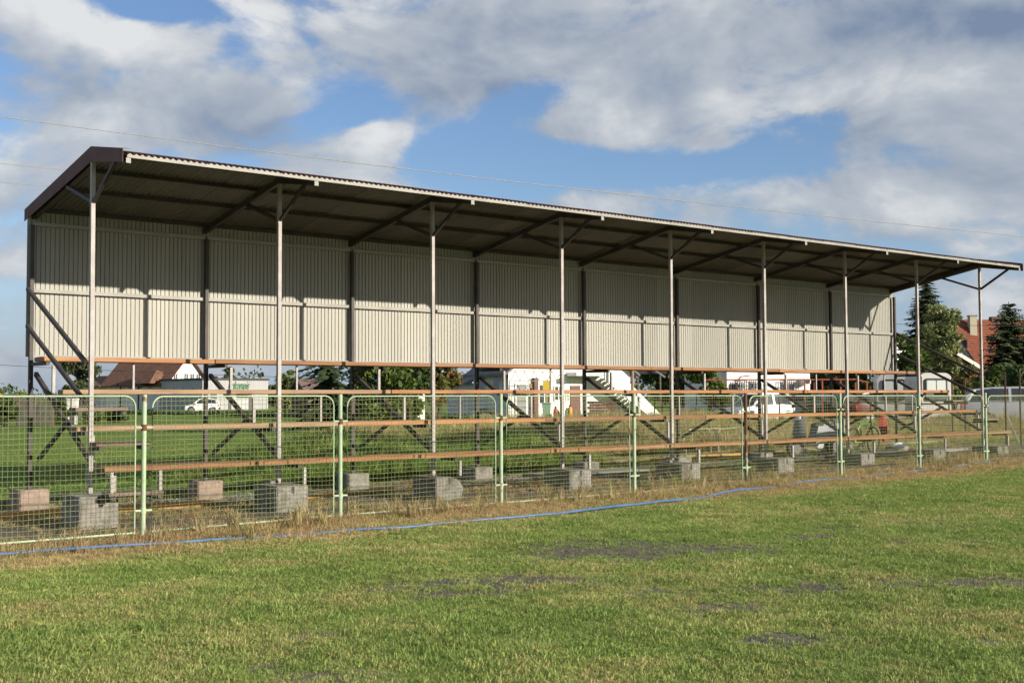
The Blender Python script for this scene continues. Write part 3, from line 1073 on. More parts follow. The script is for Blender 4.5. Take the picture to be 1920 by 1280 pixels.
def conifer(name, label, loc, h, rad, mat, seed, base=0.06, droop=0.25, levels=22, per=9, group=None, w=0.30, taper=1.0, n_s=9):
    rng = np.random.default_rng(seed)
    root = empty(name, loc)
    tag(root, label, 'tree', group)
    V, F = [], []
    mb = MB()
    mb.tube([(0, 0, -0.1), (0, 0, h * 0.5), (0, 0, h)], [0.022 * h, 0.014 * h, 0.003 * h], 8)
    k = 0
    for lv in range(levels):
        t = base + (1 - base) * (lv / levels) ** 0.9
        z = h * t
        R_ = rad * (1 - t) ** taper + 0.05
        nb = max(4, int(per * (0.5 + 0.7 * (1 - t))))
        for b in range(nb):
            a = rng.uniform(0, 2 * math.pi)
            ln = R_ * rng.uniform(0.6, 1.12)
            dz = rng.uniform(-0.4, 0.3) * h / levels
            da = np.array([math.cos(a), math.sin(a), 0.0])
            sd = np.array([-math.sin(a), math.cos(a), 0.0])
            if lv % 3 == 0 and b % 3 == 0:
                mb.tube([(0, 0, z + dz), tuple(da * ln * 0.55 + np.array([0, 0, z + dz - droop * ln * 0.45]))], [0.006 * h, 0.002 * h], 5)
            for s in range(n_s):
                u = (s + rng.uniform(0.2, 0.8)) / n_s
                c = da * ln * u + np.array([0, 0, z + dz - droop * ln * u * (1.35 - 0.55 * u)])
                wd = w * rng.uniform(0.7, 1.3) * (0.35 + 0.75 * (1 - u)) * max(ln, 0.5) * 0.55
                c2 = c + da * ln * 0.17 + np.array([0, 0, -0.07 * ln])
                for sg in (-1, 1):
                    tip = c + sd * sg * wd + da * wd * 0.6 + np.array([0, 0, -wd * rng.uniform(0.1, 0.9)])
                    V += [c, tip + np.array([0, 0, 0.05 * wd]), tip + da * wd * 0.25 - np.array([0, 0, 0.12 * wd]), c2]
                    F.append((k, k + 1, k + 2, k + 3))
                    k += 4
    link('crown', np_mesh('crown', np.array(V), np.array(F), mat), root)
    mb.build('trunk', BARK, root, smooth=True)
    return root


def window(parent, x, z, w, h, y=-0.02, frame=WHITEP, pane=WINDOW, bars=0, mull=True):
    f = MB()
    t = 0.07
    f.box(x, x + w, y - 0.05, y, z, z + t).box(x, x + w, y - 0.05, y, z + h - t, z + h)
    f.box(x, x + t, y - 0.05, y, z + t, z + h - t).box(x + w - t, x + w, y - 0.05, y, z + t, z + h - t)
    if mull:
        f.box(x + w / 2 - t / 2, x + w / 2 + t / 2, y - 0.048, y, z + t, z + h - t)
    o = f.build('window', frame, parent)
    MB().box(x + t * 0.5, x + w - t * 0.5, y - 0.02, y + 0.01, z + t * 0.5, z + h - t * 0.5).build('pane', pane, o)
    if bars:
        g = MB()
        for k in range(bars):
            xx = x - 0.1 + (w + 0.2) * k / (bars - 1)
            g.box(xx - 0.012, xx + 0.012, y - 0.16, y - 0.136, z - 0.12, z + h + 0.12)
        for zz in (z - 0.1, z + h * 0.33, z + h * 0.7, z + h + 0.1):
            g.box(x - 0.1, x + w + 0.1, y - 0.168, y - 0.144, zz - 0.012, zz + 0.012)
        g.build('window_grille', DARK, o)
    return o


def gable_house(name, label, loc, rz, w, d, eave, ridge, wall, roof, over=0.4, parent=None):
    """local: gable faces at y=0 (front) and y=d, w along x, ridge along y"""
    root = parent or empty(name, loc, rz)
    if parent is None:
        tag(root, label, 'house')
    mb = MB()
    mb.prism([(0, 0), (w, 0), (w, eave), (w / 2, ridge), (0, eave)], 0, d)
    mb.build('wall', wall, root)
    sl = (ridge - eave) / (w / 2)
    for sg in (0, 1):
        xa = -over if sg == 0 else w + over
        za = eave - over * sl
        vs = []
        for y in (-over, d + over):
            vs += [(xa, y, za + 0.03), (w / 2, y, ridge + 0.03), (w / 2, y, ridge + 0.18), (xa, y, za + 0.18)]
        mb = MB()
        mb.add(vs, [(0, 1, 2, 3), (7, 6, 5, 4), (0, 4, 5, 1), (1, 5, 6, 2), (2, 6, 7, 3), (3, 7, 4, 0)])
        mb.build('roof', roof, root)
    return root


def car(name, label, loc, rz, body, Ln=4.1, W=1.68, Hh=1.45, style='hatch', plate=True):
    """local x: rear at 0, bonnet at Ln"""
    root = empty(name, loc, rz)
    tag(root, label, 'car')
    hw = W / 2
    if style == 'hatch':
        st = [(0.0, .35, .80), (.12, .30, .92), (.9, .22, .95), (2.3, .20, .93), (2.95, .20, .90), (3.7, .24, .78), (4.02, .30, .66), (4.1, .36, .55)]
        cab = [(0.16, .93, .90), (.45, 1.36, .80), (1.1, 1.44, .80), (1.9, 1.45, .80), (2.35, 1.38, .80), (3.02, .92, .86)]
    else:
        st = [(0.0, .40, .82), (.10, .32, .90), (.8, .25, .92), (2.2, .22, .92), (3.0, .22, .92), (3.8, .26, .88), (4.05, .34, .78), (4.1, .4, .62)]
        cab = [(0.02, .93, .92), (.18, 1.44, .86), (1.2, 1.5, .86), (2.1, 1.48, .85), (2.5, 1.38, .84), (2.95, .94, .88)]
    kx, kz = Ln / 4.1, Hh / 1.45
    secs = []
    for x, zb, zt in st:
        nar = 1.0 - 0.10 * max(0, (x - 3.4) / .7) - 0.05 * max(0, (0.2 - x) / .2)
        secs.append([(x * kx, -hw * nar * .94, zb * kz), (x * kx, -hw * nar, (zb * .5 + zt * .5) * kz), (x * kx, -hw * nar * .93, zt * kz),
                     (x * kx, hw * nar * .93, zt * kz), (x * kx, hw * nar, (zb * .5 + zt * .5) * kz), (x * kx, hw * nar * .94, zb * kz)])
    MB().sweep_sections(secs).build('body', body, root, smooth=True)
    secs = []
    for x, zt, k in cab:
        secs.append([(x * kx, -hw * .91, .90 * kz), (x * kx, -hw * k * .93, zt * kz), (x * kx, hw * k * .93, zt * kz), (x * kx, hw * .91, .90 * kz)])
    MB().sweep_sections(secs).build('window_glass', GLASS('car_glass', (0.03, 0.035, 0.04)), root, smooth=True)
    # roof skin and pillars over the glass
    mb = MB()
    rs = [c for c in cab if c[1] > 1.3]
    secs = []
    for x, zt, k in rs:
        secs.append([(x * kx, -hw * k * .95, (zt - .05) * kz), (x * kx, -hw * k * .93, (zt + .015) * kz), (x * kx, hw * k * .93, (zt + .015) * kz), (x * kx, hw * k * .95, (zt - .05) * kz)])
    mb.sweep_sections(secs)
    for s in (-1, 1):
        for (xa, za, ka), (xb, zb_, kb_) in ((cab[0], cab[1]), (cab[-1], cab[-2])):
            mb.bar((xa * kx, s * hw * .90, .90 * kz), (xb * kx, s * hw * kb_ * .93, (zb_ - .01) * kz), .08, .10)
        xm = 1.55 * kx
        mb.bar((xm, s * hw * .912, .90 * kz), (xm, s * hw * .75, 1.42 * kz), .09, .02)
    mb.build('roof_panel', body, root, smooth=True)
    for x in (.72 * kx, 3.28 * kx):
        for s in (-1, 1):
            y = s * (hw - 0.09)
            wmb = MB().lathe((x, y - s * 0.09, 0.30), (0, s, 0), [(.22, 0), (.30, .03), (.305, .09), (.30, .17), (.20, .19)], 18)
            wh = wmb.build('wheel', BLACKR, root, smooth=True)
            MB().lathe((x, y + s * 0.085, 0.30), (0, s, 0), [(.205, 0), (.20, .025), (.05, .035)], 14).build('rim', ALU, wh, smooth=True)
            arch = MB().lathe((x, s * (hw * .97), 0.32), (0, s, 0), [(.36, -.06), (.36, .012)], 18)
            arch.build('wheel_arch', DARK, root)
    for s in (-1, 1):
        MB().box(-.02, .06, s * hw * .80 - .12, s * hw * .80 + .12, .66 * kz, .84 * kz).build('taillight', M('taillight_red', (0.55, 0.03, 0.02), rough=0.25), root, bevel=.02)
        MB().box(Ln - .16, Ln - .02, s * hw * .68 - .17, s * hw * .68 + .17, .56 * kz, .70 * kz).build('headlight', M('headlight', (0.7, 0.72, 0.75), rough=0.12, spec=.8), root, bevel=.03)
        MB().box(2.62 * kx, 2.78 * kx, s * (hw + .02), s * (hw + .16), .90 * kz, 1.03 * kz).build('mirror', body, root, bevel=.02)
    MB().box(-.05, .10, -hw * .88, hw * .88, .36 * kz, .52 * kz).build('bumper', DARK, root, bevel=.03)
    MB().box(Ln - .10, Ln + .04, -hw * .82, hw * .82, .34 * kz, .48 * kz).build('bumper', DARK, root, bevel=.03)
    if plate:
        MB().box(-.065, -.052, -.26, .26, .58 * kz, .69 * kz).build('number_plate', WHITEP, root)
    return root


def build_left_background():
    # board fence and compost boxes at the far edge of the meadow
    d = 62
    b = empty('board_fence', site(66, d, GND), -YAW)
    tag(b, 'low grey board fence at the far left edge of the meadow', 'fence')
    for k in range(13):
        w = random.uniform(.10, .13)
        MB().box(-.85 + k * .135, -.85 + k * .135 + w, 0, .03, .05, 1.12 + random.uniform(-.05, .05)).build('board', M('fence_grey_board', (.12, .115, .10), (.085, .08, .07), 4, .85, rvar=.15), b)
    for x in (-.9, 0.0, .92):
        MB().box(x - .05, x + .05, .03, .12, 0, 1.2).build('post', WOODG, b)
    for z in (.3, .9):
        MB().box(-.9, .95, .031, .07, z, z + .08).build('rail', WOODG, b)
    b2 = empty('picket_fence', site(90, 78, GND), -YAW)
    tag(b2, 'dark paling fence behind the grey boards at the far left', 'fence')
    for k in range(34):
        MB().box(-2.7 + k * .16, -2.7 + k * .16 + .10, 0, .025, .05, 1.7 + random.uniform(-.05, .05)).build('picket', M('fence_dark_board', (.13, .12, .10), (.09, .08, .07), 4, .9, rvar=.2), b2)
    for z in (.5, 1.3):
        MB().box(-2.75, 2.8, .026, .07, z, z + .08).build('rail', WOODG, b2)
    broadleaf('dark_bush', 'dark bush at the very left edge behind the fence', site(12, 60, GND), 1.45, .75, LEAFD, 101, 3500, .09, base=.1, group='bushes along the meadow edge')
    broadleaf('round_bush', 'round dark bush just right of the grey board fence', site(112, 63, GND), 1.35, .55, LEAFD, 102, 2600, .09, base=.1, group='bushes along the meadow edge')
    broadleaf('garden_shrub', 'light green shrub under the pine at the far left', site(170, 68, GND), 1.0, .9, LEAF, 103, 3000, .09, base=.1, group='bushes along the meadow edge')
    broadleaf('garden_shrub', 'low green shrub left of the first fence post', site(225, 70, GND), .95, 1.0, LEAFD, 104, 3000, .09, base=.1, group='bushes along the meadow edge')
    broadleaf('pale_bush', 'pale yellowish bush top above the fence at the far left', site(48, 120, 0), 2.2, 1.6, LEAFL, 105, 2500, .16, base=.1, group='bushes along the meadow edge')
    box = MB().box(-.24, .24, -.2, .2, .75, 1.35)
    box.box(-.2, -.15, -.15, -.1, 0, .75).box(.15, .2, -.15, -.1, 0, .75).box(-.2, -.15, .1, .15, 0, .75).box(.15, .2, .1, .15, 0, .75).box(-.27, .27, -.23, .23, 1.35, 1.4)
    o = box.build('beehive', M('hive_white', (.62, .60, .58), rough=.7), loc=site(138, 66, GND), rot=(0, 0, -YAW))
    tag(o, 'small white box hive on legs left of the first front post', 'beehive')
    # long dark hedge on the far side of the left meadow
    rng = np.random.default_rng(61)
    cs, rs = [], []
    for k in range(46):
        q = site(250 + k * 13.5, 100 - k * .62, GND)
        for j in range(2):
            cs.append((q.x, q.y, .22 + .12 * j + rng.uniform(-.05, .05)))
            rs.append((.8, .8, .24))
    V, F = leaf_cloud(cs, rs, 15000, .13, rng)
    V[:, 2] = np.maximum(V[:, 2], .1)
    o = link('hedge', np_mesh('hedge', V, F, LEAFD))
    tag(o, 'long dark hedge across the far side of the meadow', 'hedge', kind='stuff')
    # far tree line closing the horizon
    cs, rs = [], []
    for k in range(150):
        col = -700 + k * 26
        q = site(col, 330 + 40 * math.sin(k * .7), 0)
        hh = rng.uniform(1.5, 6.0) if col < 300 else rng.uniform(4, 10)
        cs.append((q.x, q.y, hh * .4))
        rs.append((5.0, 5.0, hh * .6))
    V, F = leaf_cloud(cs, rs, 16000, .9, rng)
    V[:, 2] = np.maximum(V[:, 2], -.5)
    o = link('distant_wood', np_mesh('distant_wood', V, F, LEAFD))
    tag(o, 'distant line of trees along the horizon', 'trees', kind='stuff')
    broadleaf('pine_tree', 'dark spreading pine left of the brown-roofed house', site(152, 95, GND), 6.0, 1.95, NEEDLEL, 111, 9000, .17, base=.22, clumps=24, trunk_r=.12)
    broadleaf('tree', 'grey-green tree behind the brown-roofed house', site(425, 190, 0), 6.2, 2.4, LEAFD, 112, 4000, .3, base=.2)
    # tiny orange-roofed house on the left edge
    gable_house('house', 'small far house with orange roof at the left edge', site(-16, 210, 0), -YAW + 1.2, 3.2, 4.5, 1.6, 2.6, M('cream_plaster', (.6, .5, .32), rough=.8), M('roof_orange', (.5, .16, .06), rough=.8), .2)
    # brown-roofed house
    d = 142
    hp = site(312, d, 0)
    h = gable_house('house', 'white house with brown hipped roof behind the left bays', hp, -YAW + R(61), 6.5, 9.6, up(709, d), 6.6, WHITE, TILEB, .55)
    for k, xx in enumerate((.9, 2.6, 3.6, 4.6)):
        window(h, xx + .2, up(708, d) - .02, .75, 1.0, y=-.005)
    # grey left face openings
    for k in range(3):
        MB().box(-.03, .0, 2.2 + k * 1.6, 2.8 + k * 1.6, up(720, d), up(711, d)).build('window', WINDOW, h)
    MB().box(-.05, -.005, 1.6, 6.6, up(731, d), up(722, d)).build('shop_sign', M('sign_board_green', (.16, .26, .24), rough=.6), h)
    # lower wing continuing behind the far gable
    z0, z1 = up(713, d), up(697, d)
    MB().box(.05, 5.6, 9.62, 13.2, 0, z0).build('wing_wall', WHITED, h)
    MB().prism([(-.75, z0 - .25), (2.8, z1), (6.4, z0 - .25), (6.4, z0 - .1), (2.8, z1 + .18), (-.75, z0 - .1)], 10.06, 13.8).build('wing_roof', TILEB, h)
    dm = MB()
    dm.prism([(-1.6, up(711, d)), (.6, up(711, d)), (.6, up(690, d)), (-.5, up(686, d))], 1.0, 3.6)
    dm.build('dormer', TILEB, h)
    for (xx, yy) in ((2.4, 6.4), (2.6, 3.0)):
        MB().box(xx, xx + .6, yy, yy + .6, 5.4, 7.4).build('chimney', WHITED, h)
    # drain pipes on the shaded side
    for yy in (.3, 4.3, 7.2):
        MB().tube([(-.62, yy, up(711, d)), (-.10, yy, up(716, d)), (-.10, yy, 0)], .07, 6).build('drain_pipe', DARK, h)
    # white clad workshop with the green lettering
    d = 134
    w = empty('workshop', site(380, d, 0), -YAW + R(41))
    tag(w, 'flat-roofed workshop clad in white sheet with green lettering', 'building')
    W_, D_, H_ = 8.1, 10.5, up(705, d)
    MB().box(0, W_, 0, D_, 0, H_).build('wall', M('cladding_shade', (.36, .365, .38), (.33, .33, .34), 1, .6), w)
    n = 52
    for k in range(n):
        MB().box(k * W_ / n + .01, (k + 1) * W_ / n - .025, -.03, -.001, 0, H_ - .04).build('cladding_sheet', SHEETW, w)
    MB().box(-.1, W_ + .1, -.12, D_ + .1, H_ + .002, H_ + .22).build('roof_trim', DARK, w)
    MB().box(3.15, 6.0, -.10, -.032, 0, up(729, d)).build('doorway', M('door_frame_dark', (.06, .045, .05), rough=.5), w)
    MB().box(3.45, 5.55, -.14, -.102, 0, up(734, d)).build('door_leaf', SHEETW, w)
    MB().box(1.0, 1.7, -.10, -.032, 0, up(729, d)).build('doorway', M('door_frame_dark', (.06, .045, .05), rough=.5), w)
    for k in range(4):
        MB().box(-.04, -.002, 2.0 + k * 2.3, 2.5 + k * 2.3, up(731, d), up(720, d)).build('window', WINDOW, w)
    cu = bpy.data.curves.new('lettering', 'FONT')
    cu.body = 'Jankompis'
    cu.size = 1.35
    cu.shear = 0.42
    cu.extrude = .02
    cu.offset = .022
    tmp = bpy.data.objects.new('lettering', cu)
    COL.objects.link(tmp)
    bpy.context.view_layer.update()
    me = bpy.data.meshes.new_from_object(tmp.evaluated_get(bpy.context.evaluated_depsgraph_get()))
    bpy.data.objects.remove(tmp)
    me.materials.clear()
    me.materials.append(SIGNG)
    xs = [v.co.x for v in me.vertices]
    kx = 2.75 / (max(xs) - min(xs))
    o = link('sign_lettering', me, w, (3.05, -.06, up(722, d)), (math.pi / 2, 0, 0))
    o.scale = (kx, .95, 1)
    car('car', 'small white car parked in front of the white workshop', site(412, 124, .1), math.pi - YAW + .1, M('car_white', (.78, .78, .77), rough=.25, coat=.5), 3.3, 1.5, 1.45, 'hatch')
    # rusty shed and trees to its left
    s = gable_house('shed', 'low wooden shed with rusty grey roof left of the dark spruce', site(548, 84, GND), -YAW - R(62), 3.4, 2.2, 1.7, up(713, 84), M('shed_wall', (.14, .12, .10), rough=.9), RUSTR, .3)
    s["category"] = 'shed'
    MB().box(1.2, 2.0, -.03, -.002, 0, 1.6).build('door', WOODG, s)
    broadleaf('tree', 'round olive tree beyond the rusty shed', site(546, 115, 0), 4.2, 1.5, LEAFL, 121, 5000, .18, base=.15, clumps=18)
    broadleaf('tree', 'dark low tree just right of the white workshop', site(524, 120, 0), 3.2, 1.2, LEAFD, 122, 3500, .18, base=.1, clumps=14)
    # white garden frames beyond the meadow
    for k, c0 in enumerate((575, 610)):
        f = MB()
        for xx in (0, .55, 1.1):
            f.box(xx, xx + .05, 0, .05, 0, 1.25)
        for zz in (.1, .7, 1.2):
            f.box(.05, 1.1, .005, .045, zz, zz + .04)
        o = f.build('garden_trellis', M('frame_white', (.45, .5, .48), rough=.6), loc=site(c0, 82, GND), rot=(0, 0, -YAW))
        tag(o, ('left' if k == 0 else 'right') + ' of two white slatted garden trellises beyond the tall weeds', 'trellis', 'white garden trellises')


def build_mid_background():
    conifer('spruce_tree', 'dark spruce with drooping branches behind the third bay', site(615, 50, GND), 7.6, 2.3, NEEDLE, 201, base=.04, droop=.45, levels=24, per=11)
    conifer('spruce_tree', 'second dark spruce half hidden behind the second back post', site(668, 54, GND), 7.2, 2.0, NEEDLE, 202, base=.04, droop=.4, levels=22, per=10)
    broadleaf('tree', 'mid-green leafy tree right of the dark spruces', site(722, 53, GND), 6.3, 1.7, LEAF, 203, 9000, .15, base=.16, clumps=26)
    broadleaf('tree', 'leafy tree shading the pale wall behind the third bay', site(768, 57, GND), 6.0, 1.5, LEAFD, 204, 7500, .15, base=.24, clumps=22)
    broadleaf('tree', 'tree with orange-tinged leaves beside the grey barn roof', site(822, 70, GND), 5.2, 1.6, LEAFA, 205, 6000, .17, base=.3, clumps=20)
    pv = gable_house('pavilion', 'pale sunlit pavilion wall glimpsed between the trees', site(756, 66, GND), -YAW + R(20), 1.2, 2.0, 2.1, 2.7, WHITE, ROOFG, .15)
    pv["category"] = 'pavilion'
    MB().box(.2, .8, -.03, -.002, 0, 1.5).build('door', GREENP, pv)
    broadleaf('garden_shrub', 'leafy shrub growing before the pale pavilion wall', site(772, 60, GND), 1.5, .7, LEAF, 206, 2600, .11, base=.08, clumps=16, group='bushes along the meadow edge')
    # white house with shaded flank, and the low barn continuing behind its flank
    d = 78
    a = R(28)
    h = gable_house('house', 'large white house with sunlit front behind the middle bays', site(953, d, GND), -YAW + a, 9.2, 5.0, up(690, d) - GND, 6.4, WHITE, ROOFG, .5)
    MB().box(-.012, -.002, .02, 4.96, 0, up(690, d) - GND - .15).build('flank_shade', WHITED, h)  # grey sheet over the white flank, its shade put into the colour
    for k, yy in enumerate((1.1, 3.2)):
        f = MB().box(-.06, -.013, yy, yy + 1.0, 1.75, 2.65).build('window', WHITED, h)
        MB().box(-.075, -.062, yy + .12, yy + .88, 1.85, 2.55).build('pane', WINDOW, f)
        MB().box(-.12, -.0605, yy - .1, yy + 1.1, 1.66, 1.745).build('sill', ROOFG, f)
    bl = Vector((0, 5.05, 0))
    bl.rotate(Matrix.Rotation(-YAW + a, 3, 'Z'))
    b = empty('barn', site(953, d, GND) + bl, -YAW + a)
    tag(b, 'low white barn with grey mono-pitch roof left of the white house', 'barn')
    bz = up(713, d + 4) - GND
    MB().box(0, 3.0, 0, 4.2, 0, bz).build('wall', WHITED, b)  # white barn wall with its shade put into the grey
    r_ = MB()
    r_.add([(-.5, -.02, bz - .05), (3.0, -.02, bz + 1.1), (3.0, 4.6, bz + 1.1), (-.5, 4.6, bz - .05), (-.5, -.02, bz + .05), (3.0, -.02, bz + 1.2), (3.0, 4.6, bz + 1.2), (-.5, 4.6, bz + .05)],
           [(0, 3, 2, 1), (4, 5, 6, 7), (0, 1, 5, 4), (1, 2, 6, 5), (2, 3, 7, 6), (3, 0, 4, 7)])
    r_.build('roof', ROOFG, b)
    MB().box(-.04, -.002, 2.4, 3.0, 1.5, 1.95).build('window', WINDOW, b)
    # doors and windows of the sunlit front
    GREYD = M('door_grey', (.22, .23, .22), rough=.6)
    BROWND = M('door_brown', (.13, .06, .04), rough=.6)
    dr = MB().box(.55, 1.25, -.06, -.002, 0, 2.15).build('door', GREYD, h)
    MB().box(.45, .54, -.08, -.002, 0, 2.25).build('door_frame', WHITEP, dr)
    window(h, 2.15, .9, .9, 1.3)
    MB().box(1.75, 2.05, -.25, -.002, 0, 2.6).build('drain_box', BROWND, h)
    window(h, 3.3, 1.1, .7, 1.0)
    MB().box(4.55, 5.3, -.06, -.002, 0, 2.1).build('door', BROWND, h)
    window(h, 4.05, 1.0, .4, .9, pane=M('curtain_olive', (.28, .26, .14), rough=.8))
    # balcony slab and closed stair parapet
    MB().box(4.3, 6.9, -1.25, -.003, 2.72, 2.95).build('balcony', WHITE, h)
    st = MB()
    st.prism([(6.4, 2.95), (7.5, 2.95), (10.9, .05), (9.9, 0.0), (6.4, 2.45)], -1.35, -1.22)
    st.build('stair_parapet', WHITE, h)
    for k in range(13):
        MB().box(7.0 + k * .26, 7.30 + k * .26, -1.215, -.20, 2.55 - k * .2, 2.66 - k * .2).build('stair_tread', CONC, h)
    # light steel canopy truss in front
    t = empty('canopy_frame', site(955, d - 2.4, GND), -YAW + a)
    tag(t, 'thin steel lattice canopy frame before the white house', 'canopy frame')
    THIN = M('thin_steel', (.16, .15, .14), rough=.6)
    for zz in (2.35, 2.95):
        MB().box(0, 3.9, 0, .04, zz, zz + .04).build('chord', THIN, t)
    for k in range(6):
        x0 = .1 + k * .65
        MB().bar((x0, .02, 2.39), (x0 + .32, .02, 2.95), .03, .03).build('diagonal', THIN, t)
        MB().bar((x0 + .32, .02, 2.95), (x0 + .65, .02, 2.39), .03, .03).build('diagonal', THIN, t)
    for x in (0, 1.3, 2.6, 3.86):
        MB().box(x, x + .04, 0, .04, 0, 2.35).build('post', THIN, t)
    for zz in (1.55, 1.95):
        MB().box(.04, 3.86, .004, .036, zz, zz + .025).build('rail', THIN, t)
    MB().box(1.62, 1.74, .3, .42, 0, 2.2).build('wooden_prop', WOODP, t)
    # clutter in the yard
    def bottle(col, dd, colr, hh, lab, r=.14):
        m_ = M('bottle_' + '_'.join(f'{int(c*100)}' for c in colr), colr, rough=.45)
        rt = empty('gas_bottle', site(col, dd, GND))
        tag(rt, lab, 'gas bottle', 'gas bottles in the yard')
        MB().lathe((0, 0, 0), (0, 0, 1), [(r * .8, 0), (r, .04), (r, hh * .75), (r * .7, hh * .88), (r * .3, hh * .93)], 14).build('cylinder', m_, rt, smooth=True)
        MB().lathe((0, 0, hh * .93), (0, 0, 1), [(r * .5, 0), (r * .5, .05), (r * .45, .10)], 10).build('valve_guard', DARK, rt)
    bottle(1041, 74, (.42, .05, .03), .75, 'red gas bottle beside the third front post')
    bottle(1068, 74, (.6, .27, .02), .85, 'orange gas bottle right of the third front post')
    bottle(1062, 75, (.08, .25, .14), .65, 'green gas bottle between the red and the orange one', .12)
    bottle(1046, 72.5, (.55, .25, .03), .5, 'small orange gas bottle in front of the red one', .11)
    bn = empty('waste_bin', site(1024, 74, GND), -YAW)
    tag(bn, 'pale green waste bin in front of the white house', 'bin')
    MB().sweep_sections([[(-.2, -.2, .05), (.2, -.2, .05), (.2, .2, .05), (-.2, .2, .05)], [(-.26, -.26, .95), (.26, -.26, .95), (.26, .26, .95), (-.26, .26, .95)]]).build('body', M('bin_green', (.22, .36, .24), rough=.5), bn)
    MB().box(-.29, .29, -.30, .28, .952, 1.02).build('lid', M('bin_green', (.22, .36, .24)), bn, bevel=.02)
    bk = MB().lathe((0, 0, 0), (0, 0, 1), [(.12, 0), (.17, .34), (.18, .36)], 14).build('bucket', WHITEP, smooth=True, loc=site(1028, 72, GND))
    tag(bk, 'white bucket standing before the green waste bin', 'bucket')
    sign = MB().box(-.25, .25, 0, .04, 1.75, 2.35).box(-.03, .03, .005, .035, 0, 1.75).build('yellow_board', M('board_yellow', (.6, .42, .05), rough=.6), loc=site(1025, 76, GND), rot=(0, 0, -YAW))
    tag(sign, 'yellow board on a stake before the white house', 'board')
    br = empty('brick_stack', site(1125, 72, GND), -YAW)
    tag(br, 'stack of brown bricks with white strips beneath the stair', 'brick stack')
    for r_i in range(7):
        for k in range(6):
            MB().box(-.75 + k * .26 + (.12 if r_i % 2 else 0), -.75 + k * .26 + .245 + (.12 if r_i % 2 else 0), 0, .4, r_i * .16, r_i * .16 + .148).build('brick', M('brick_brown', (.17, .08, .055), (.11, .05, .04), 3, .9, rvar=.2), br)
    # half buried tractor tyre
    ty = MB()
    secs = []
    for k in range(15):
        a_ = math.pi * k / 14
        for_r = []
        for q in range(8):
            b_ = 2 * math.pi * q / 8
            rr = .60 + .13 * math.cos(b_) + (.03 if k % 2 and abs(b_ - 0) < .1 else 0)
            for_r.append((rr * math.cos(a_), .16 * math.sin(b_), rr * math.sin(a_) - .02))
        secs.append(for_r)
    ty.sweep_sections(secs)
    o = ty.build('tractor_tyre', BLACKR, smooth=True, loc=site(910, 74, GND), rot=(0, 0, -YAW))
    tag(o, 'black half-buried tractor tyre in front of the white house', 'tyre')
    # wooden pole and open shelter
    o = MB().tube([(0, 0, -.2), (0.02, 0, 3.9)], [.10, .09], 10).build('wooden_pole', WOODP, smooth=True, loc=site(1185, 79, GND))
    tag(o, 'thick wooden pole at the right end of the white house', 'pole')
    sh = empty('shelter', site(1195, 88, GND), -YAW)
    tag(sh, 'dark open shelter roof between pole and tree', 'shelter')
    sz = up(697, 88) - GND
    MB().box(-.1, 2.1, 0, 2.2, sz, sz + .4).build('roof', DARK, sh)
    MB().bar((1.1, -.2, sz + .35), (1.95, -.2, sz - .25), .08, .12).build('gutter', ALU, sh)
    for x in (.0, 1.6):
        MB().box(x, x + .1, .1, .2, 0, sz).build('post', WOODG, sh)
    pb = MB()
    for k in range(6):
        pb.box(k * .42, k * .42 + .07, 0, .07, 0, 1.25)
    for z in (.35, .75, 1.15):
        pb.box(.0, 2.15, .071, .10, z, z + .05)
    o = pb.build('pipe_fence', M('rust_pipe', (.16, .09, .06), rough=.8), loc=site(1225, 68, GND), rot=(0, 0, -YAW))
    tag(o, 'low rusty rail fence in front of the shelter', 'fence')
    broadleaf('tree', 'dense green tree behind the fourth front post', site(1258, 92, GND), 7.6, 2.9, LEAFD, 211, 11000, .22, base=.22, clumps=28, trunk_r=.16)
    broadleaf('tree', 'green tree overhanging the white building with barred windows', site(1330, 58, GND), 6.0, 1.35, LEAF, 212, 8000, .16, base=.26, clumps=24, trunk_r=.12)
    # white building with barred windows
    d = 60
    w = empty('clubhouse', site(1362, d, GND), -YAW + R(12))
    tag(w, 'long white building with barred windows behind the fifth bay', 'building')
    k_ = d / 2300 / math.cos(R(12))
    MB().box(0, (1526 - 1362) * k_, 0, 6, 0, 4.6).build('wall', WHITE, w)
    MB().box(-.3, (1526 - 1362) * k_ + .3, -.4, 6.3, 4.602, 4.85).build('roof', ROOFG, w)
    for (xa, xb, ya, yb, bars) in ((1346, 1361, 715, 731, 6), (1380, 1394, 714, 726, 6), (1407, 1420, 713, 727, 6), (1429, 1442, 714, 726, 0), (1469, 1496, 714, 736, 9)):
        xa = max(xa, 1366)
        if xb - xa < 6:
            continue
        window(w, (xa - 1362) * k_, up(yb, d) - GND, (xb - xa) * k_, (yb - ya) * d / 2300, bars=bars, pane=DARK if bars == 6 else WINDOW)
    MB().box(.15, .60, -.06, -.002, up(731, d) - GND, up(716, d) - GND).build('shutter', DARK, w)
    ac = MB().box((1507 - 1362) * k_, (1520 - 1362) * k_, -.45, -.1, up(717, d) - GND, up(707, d) - GND).build('air_conditioner', WHITEP, w, bevel=.02)
    MB().lathe(((1513.5 - 1362) * k_, -.452, up(712, d) - GND), (0, -1, 0), [(.13, 0), (.13, .012)], 16).build('fan_grille', DARK, ac)
    ln = MB().bar((.72, -.002, up(703, d) - GND), (1.02, -.40, up(701, d) - GND), .04, .04)
    ln.box(.92, 1.25, -.50, -.36, up(701.5, d) - GND, up(700, d) - GND)
    ln.build('wall_lamp', ALU, w)
    # red steel frame
    rf = empty('steel_frame', site(1470, 56, GND), -YAW)
    tag(rf, 'thin rust-red steel pergola frame in front of the trees', 'steel frame')
    mpp = 60 / 2300
    top = up(709.5, 60) - GND
